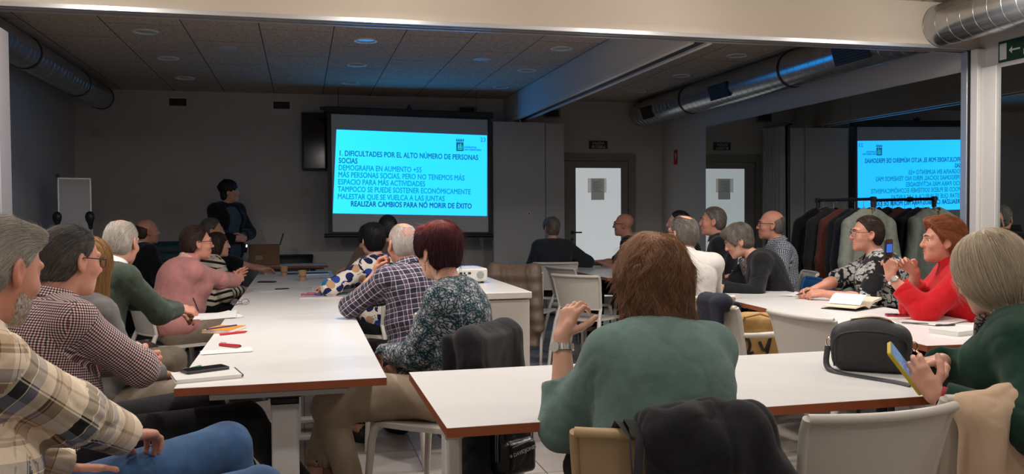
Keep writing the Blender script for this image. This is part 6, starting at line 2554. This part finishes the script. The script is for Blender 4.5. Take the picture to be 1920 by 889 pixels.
o = MB().prism(rrect(.13, .17, .004), 0, .003).build('leaflet', mat('leaflet_green', s2l(96, 150, 126), .6))
o.location, o.rotation_euler = (.24, 6.36, TZ + .0096), (0, 0, -.4)
tag(o, 'green leaflet under the loose sheet near the magazine', 'leaflet')
notebook(.17, 6.99, 4, .20, .15, .010, 'spiral notebook before the woman in the dotted blouse', mat('card_white', s2l(222, 220, 214), .6), 'b')
sheets(-.24, 6.82, 20, .18, .12, 'white sheet by the hand of the woman in the pink sweater', 1, .004, 9)
pen((-.21, 6.95, TZ + .006), (-.10, 6.99, TZ + .006), 'black pen on the table beyond the pink sweater', BLKP)


def cup(x, y, label):
    t = empty('paper_cup', (x, y, TZ), 0, label, 'cup', 'paper cups')
    cm = mat('cup_tan', s2l(190, 152, 108), .6)
    MB().lathe([(.026, 0), (.0275, .001), (.036, .086), (.0375, .088), (.0372, .091), (.0345, .089), (.026, .004), (.001, .004)], 28, cap=False).build('cup_wall', cm, t)
    MB().lathe([(.0275, .03), (.0312, .031), (.0322, .055), (.031, .056)], 28, cap=False).build('printed_band', mat('cup_print', s2l(150, 110, 72), .6), t)
    MB().lathe([(.033, .070), (.001, .0705)], 24, cap=False).build('coffee', mat('coffee', (.03, .016, .008), .2), t)
    return t


cup(0.0, 7.87, 'tan paper cup standing alone in the middle of the last left table')
cup(-.17, 8.52, 'tan paper cup by the hand of the grey-haired man at the last left table')
c = cup(3.36, 8.90, 'tan paper cup with a stirrer before the bald man')
MB().tube([(.01, 0, .01), (-.02, 0, .125)], .003, 6).build('stirrer', PAPER, c)
notebook(.10, 8.60, 3, .30, .20, .014, 'dark notebook on papers at the far end of the left row', mat('cover_dark', s2l(40, 48, 60), .5))
sheets(.14, 8.22, 0, .26, .18, 'white sheets before the dark notebook on the last left table', 2, .003, 11)
phone(Vector((-.30, 7.75, TZ)), rz_(70), 'dark phone on the table before the striped top', BLK, DISP)
phone(Vector((-.08, 8.75, TZ)), rz_(80), 'dark phone beside the paper cup of the last left table', BLK, DISP)
# right table
sheets(3.36, 5.36, 20, .21, .15, 'white sheet under the hands of the woman in black and white', 2, .01, 13)
pen((3.30, 5.09, .80), (3.20, 5.12, .765), 'dark pen held by the woman in black and white', BLKP, .004)
t = empty('open_book', (3.23, 4.55, TZ), math.radians(28), 'open hardback notebook with dark cover on the right table', 'book')
MB().b2((-.17, -.11, 0), (.0, .11, .004)).b2((.0, -.11, 0), (.17, .11, .004)).build('cover', mat('cover_bottle', s2l(40, 44, 40), .5), t)


def pg(s):
    def f(u, v):
        x = u * .165
        return (s * x, -.105 + v * .21, .006 + .026 * math.sin(min(1, u * 2.2) * PI / 2) * (1 - u * .55) + (.035 * u if s > 0 else 0))
    return f


MB().sheet(lambda u, v: pg(1)(u, v), 14, 4, .014).build('pages', mat('book_paper', s2l(222, 212, 186), .7), t)
MB().sheet(lambda u, v: pg(-1)(u, v), 14, 4, .006).build('pages', mat('book_paper', s2l(222, 212, 186), .7), t)
MB().sheet(lambda u, v: (.02 + u * .13 - .12, -.10 + v * .2, .030 + .055 * math.sin(u * 2.2)), 12, 4, .0012).build('raised_leaf', PAPER, t)
phone(Vector((3.235, 4.115, TZ)), rz_(62), 'red phone with dark screen face up on the right table', mat('case_red', s2l(170, 22, 40), .4), mat('display_dark_red', (.05, .006, .012), .1), .076, .165)
sheets(3.22, 3.86, 20, .30, .21, 'curling white sheets before the woman in the red fleece', 3, .022, 17)
pen((3.02, 3.84, TZ + .006), (3.12, 3.76, TZ + .006), 'grey pen beside the curling white sheets', mat('pen_grey', s2l(90, 90, 96), .3), .004)
notebook(3.03, 3.47, 16, .20, .15, .020, 'white notepad with a dark pen at the near corner of the right table', mat('card_white', s2l(222, 220, 214), .6))
pen((2.99, 3.56, TZ + .027), (3.10, 3.55, TZ + .027), 'dark pen on the white notepad of the right table', BLKP)
sheets(3.30, 3.62, 10, .25, .20, 'white sheet behind the white notepad on the right table', 2, .004, 21)
phone(Vector((3.23, 9.06, TZ)), rz_(60), 'dark phone before the bald man by the door', BLK, DISP)
sheets(2.98, 5.66, 10, .16, .22, 'white sheet under the hands of the woman looking down', 1, .003, 23)

# watches, bracelets, scarves: worn, so they belong to their wearers


def worn_ring(pk, s, back, r, tube_r, name, mt, flat=.45, segs=26, dial=None):
    q = P[pk]
    el, w_, d, pn, _ = q['L']['A'][s]
    f = unit(w_ - el)
    c = w_ - f * back
    x = unit(np.cross(f, (0.2, .3, .9)))
    y = np.cross(f, x)
    pn2 = unit(pn - f * (pn @ f))
    lat = np.cross(f, pn2)
    pts = [c + lat * math.cos(a) * r + pn2 * math.sin(a) * r * .86 for a in np.linspace(0, 2 * PI, segs + 1)[:-1]]
    m = MB()
    n = len(pts)
    vs, fs = [], []
    w2, th = tube_r, .0022
    for p in pts:
        o_ = unit(p - c)
        vs += [p - f * w2, p + f * w2, p + f * w2 + o_ * th, p - f * w2 + o_ * th]
    for i in range(n):
        a, b_ = i * 4, ((i + 1) % n) * 4
        for k in range(4):
            fs.append((a + k, a + (k + 1) % 4, b_ + (k + 1) % 4, b_ + k))
    m.add(vs, fs)
    o = m.build(name, mt, q['root'], ang=50)
    if dial:
        dd = c - pn2 * r * .86
        MB().tube([dd, dd - pn2 * .007], .015, 18).build('watch_face', dial, o)
    return o


worn_ring('center', -1, .030, .034, .009, 'watch_band', mat('steel_links', (.62, .58, .56), .25, metal=1, nscale=90, namt=.4), dial=STEEL)
worn_ring('red', -1, .025, .032, .008, 'watch_band', mat('steel_links', (.62, .58, .56), .25, metal=1, nscale=90, namt=.4), dial=STEEL)
worn_ring('blond', -1, .020, .033, .009, 'watch_band', mat('band_red', s2l(190, 30, 40), .5), dial=mat('dial_dark_red', s2l(90, 14, 20), .2))
worn_ring('redhair', -1, .012, .032, .007, 'bracelet', mat('beads', s2l(176, 140, 110), .35, nscale=120, namt=.5))
worn_ring('behind', -1, .010, .034, .008, 'watch_band', STEEL)


def scarf(pk, mt, r=.085, th=.028, drop=0.0, seed=1):
    L = P[pk]['L']
    ax = unit(L['nt'] - L['nb'])
    c = L['nb'] + ax * .03
    x = unit(L['ux'] - ax * (L['ux'] @ ax))
    y = np.cross(ax, x)
    S = Sdf()
    for k in range(14):
        a0, a1 = 2 * PI * k / 14, 2 * PI * (k + 1) / 14
        z0, z1 = -.02 * math.sin(a0) - drop * .3, -.02 * math.sin(a1) - drop * .3
        S.cap(c + x * math.cos(a0) * r + y * math.sin(a0) * r + ax * (z0 - .012), c + x * math.cos(a1) * r + y * math.sin(a1) * r + ax * (z1 - .012), th, th, k=.015)
        S.cap(c + (x * math.cos(a0) + y * math.sin(a0)) * r * .92 + ax * (z0 + .018), c + (x * math.cos(a1) + y * math.sin(a1)) * r * .92 + ax * (z1 + .018), th * .8, th * .8, k=.012)
    if drop:
        S.cap(c + y * r + x * .02, c + y * (r + .05) - ax * drop + x * .05, th * 1.1, th * 1.3, k=.02)
        S.cap(c + y * r - x * .03, c + y * (r + .06) - ax * drop * 1.2 - x * .03, th * 1.1, th * 1.3, k=.02)
    V, F = S.mesh(.007)
    V = wrinkle(V, F, .010, (), seed, 16, (1, 1, 1))
    o = link_mesh('scarf', V, F, mt, P[pk]['root'], smooth=True)
    set_uv(o, seg_uv(V, F, [(c - ax * .2, c + ax * .2, y, .1, 1)]))
    return o


scarf('blond', M_SCARF, .078, .026, .16, 41)
scarf('greyw', M_SCARF2, .080, .026, .22, 42)
scarf('pink', fabric('pink_scarf', s2l(214, 168, 160), .15, bump=.8, bs=120), .066, .016, 0, 43)
# earring of the red-haired woman
L = P['redhair']['L']
m = MB()
for k in range(4):
    p = L['T'](-.083, -.002, -.046 - k * .010)
    m.tube([p, p - np.array((0, 0, .007))], [.0035, .0025], 8)
m.build('earring', mat('earring_gold', s2l(190, 160, 90), .3, metal=.6), P['redhair']['root'])

# ------------------------------------------------------------------ along the back wall
t = empty('flip_chart', (-2.24, 9.55, 0), math.radians(20), 'white flip chart board standing by the left wall', 'flip chart')
MB().b2((-.14, -.012, .75), (.14, .012, 1.70)).build('board', mat('board_white', s2l(206, 210, 214), .3), t)
m = MB()
m.b2((-.155, -.016, .74), (-.138, .016, 1.715)).b2((.138, -.016, .74), (.155, .016, 1.715)).b2((-.155, -.016, 1.70), (.155, .016, 1.717))
m.build('frame', ALU, t, bevel=.002)
MB().tube([(-.15, -.02, 1.735), (-.15, .02, 1.735)], .018, 12).build('corner_knob', BLK, t)
for x in (-.16, .16):
    MB().tube([(x, .012, .80), (x * 1.5, -.08, .0)], .011, 8).build('leg', ALU, t)
MB().tube([(0, .02, .9), (0, .35, 0)], .011, 8).build('leg', ALU, t)
for x, y, rz, lb in ((-2.15, 8.62, -30, 'black padded stand in front of the flip chart, left one'), (-1.875, 8.60, -20, 'black padded stand in front of the flip chart, right one')):
    t = empty('microphone_stand', (x, y, 0), math.radians(rz), lb, 'stand')
    MB().tube([(0, 0, .02), (0, 0, 1.20), (.0, -.02, 1.27)], .011, 10).build('pole', ALU, t)
    MB().lathe([(.001, 0), (.15, .002), (.15, .014), (.04, .022), (.014, .04)], 24).build('base', BLK, t)
    S = Sdf()
    S.ell((0, -.03, 1.32), (.042, .038, .052))
    S.cap((0, -.02, 1.22), (0, -.03, 1.29), .018, .026, k=.02)
    V, F = S.mesh(.007)
    link_mesh('foam_head', V, F, BLK, t, smooth=True)
t = empty('cardboard_box', (-.43, 10.40, .7405), math.radians(4), 'open cardboard box on the side table by the back wall', 'box')
CB = mat('cardboard', s2l(134, 100, 70), .8, nscale=8, namt=.08)
m = MB()
m.b2((-.17, -.12, 0), (.17, .12, .004)).b2((-.17, -.12, 0), (.17, -.116, .24)).b2((-.17, .116, 0), (.17, .12, .24)).b2((-.17, -.12, 0), (-.166, .12, .24)).b2((.166, -.12, 0), (.17, .12, .24))
m.build('box_body', CB, t, smooth=False)
m = MB().box((.20, 0, .30), (.004, .235, .14), Matrix.Rotation(math.radians(18), 3, 'Y'))
m.build('flap', CB, t, smooth=False)
MB().b2((-.10, -.1213, .07), (-.02, -.1201, .12)).build('printed_label', mat('label_grey', s2l(150, 142, 132), .7), t)
sheets(-.05, 10.32, 15, .24, .16, 'white papers on the side table beside the cardboard box', 3, .004, 27)
t = empty('cloth_table', (-2.12, 10.6, 0), 0, 'low dark cloth-covered table behind the balding man by the back wall', 'table')
MB().b2((-.45, -.3, .84), (.45, .3, .87)).build('tabletop', mat('dim_grey_top', s2l(96, 98, 102), .6), t, bevel=.004)


def clf(u, v):
    a = u * 1.8 - .9
    return (a * .5, -.305 - .012 * math.sin(u * 60) * (1 - v), .02 + v * .825)


MB().sheet(clf, 80, 6, .004).build('cloth', fabric('cloth_ink', s2l(30, 34, 46), .1), t)
for x in (-.4, .4):
    MB().b2((x - .02, .22, 0), (x + .02, .26, .84)).build('leg', BLK, t)
# phone of the presenter
ph = P['presenter']
q = ph['W'](ph['L']['A'][1][1]) + np.array((.08, .0, -.10))
lit, nt, b = nm('phone_display_white')
b.inputs['Emission Color'].default_value = (.8, .9, 1, 1)
b.inputs['Emission Strength'].default_value = 1.2
phone(Vector(tuple(q)), basis((.1, 0, 1), (.75, -.65, 0)), 'small phone with a lit corner in the hand of the presenter', BLK, DISP, .05, .10, .008).children[1].data.materials[0] = DISP
pp = [o for o in C.objects if o.get('label', '').startswith('small phone with a lit')][0]
MB().prism(rrect(.022, .03, .003), .0088, .0096).build('lit_corner', lit, pp).location = (.008, .028, 0)
# cable on the floor under the left table
m = MB()
pts = [(-.10 + .22 * math.cos(a) * (1 + .12 * math.sin(3 * a)), 3.95 + .30 * math.sin(a), .006 + .004 * (k % 3)) for k, a in enumerate(np.linspace(0, 14, 60))]
m.tube(pts, .004, 6)
o = m.build('power_cable', mat('cable_black', (.02, .02, .022), .5))
tag(o, 'coil of dark cable on the floor under the left front table', 'cable')
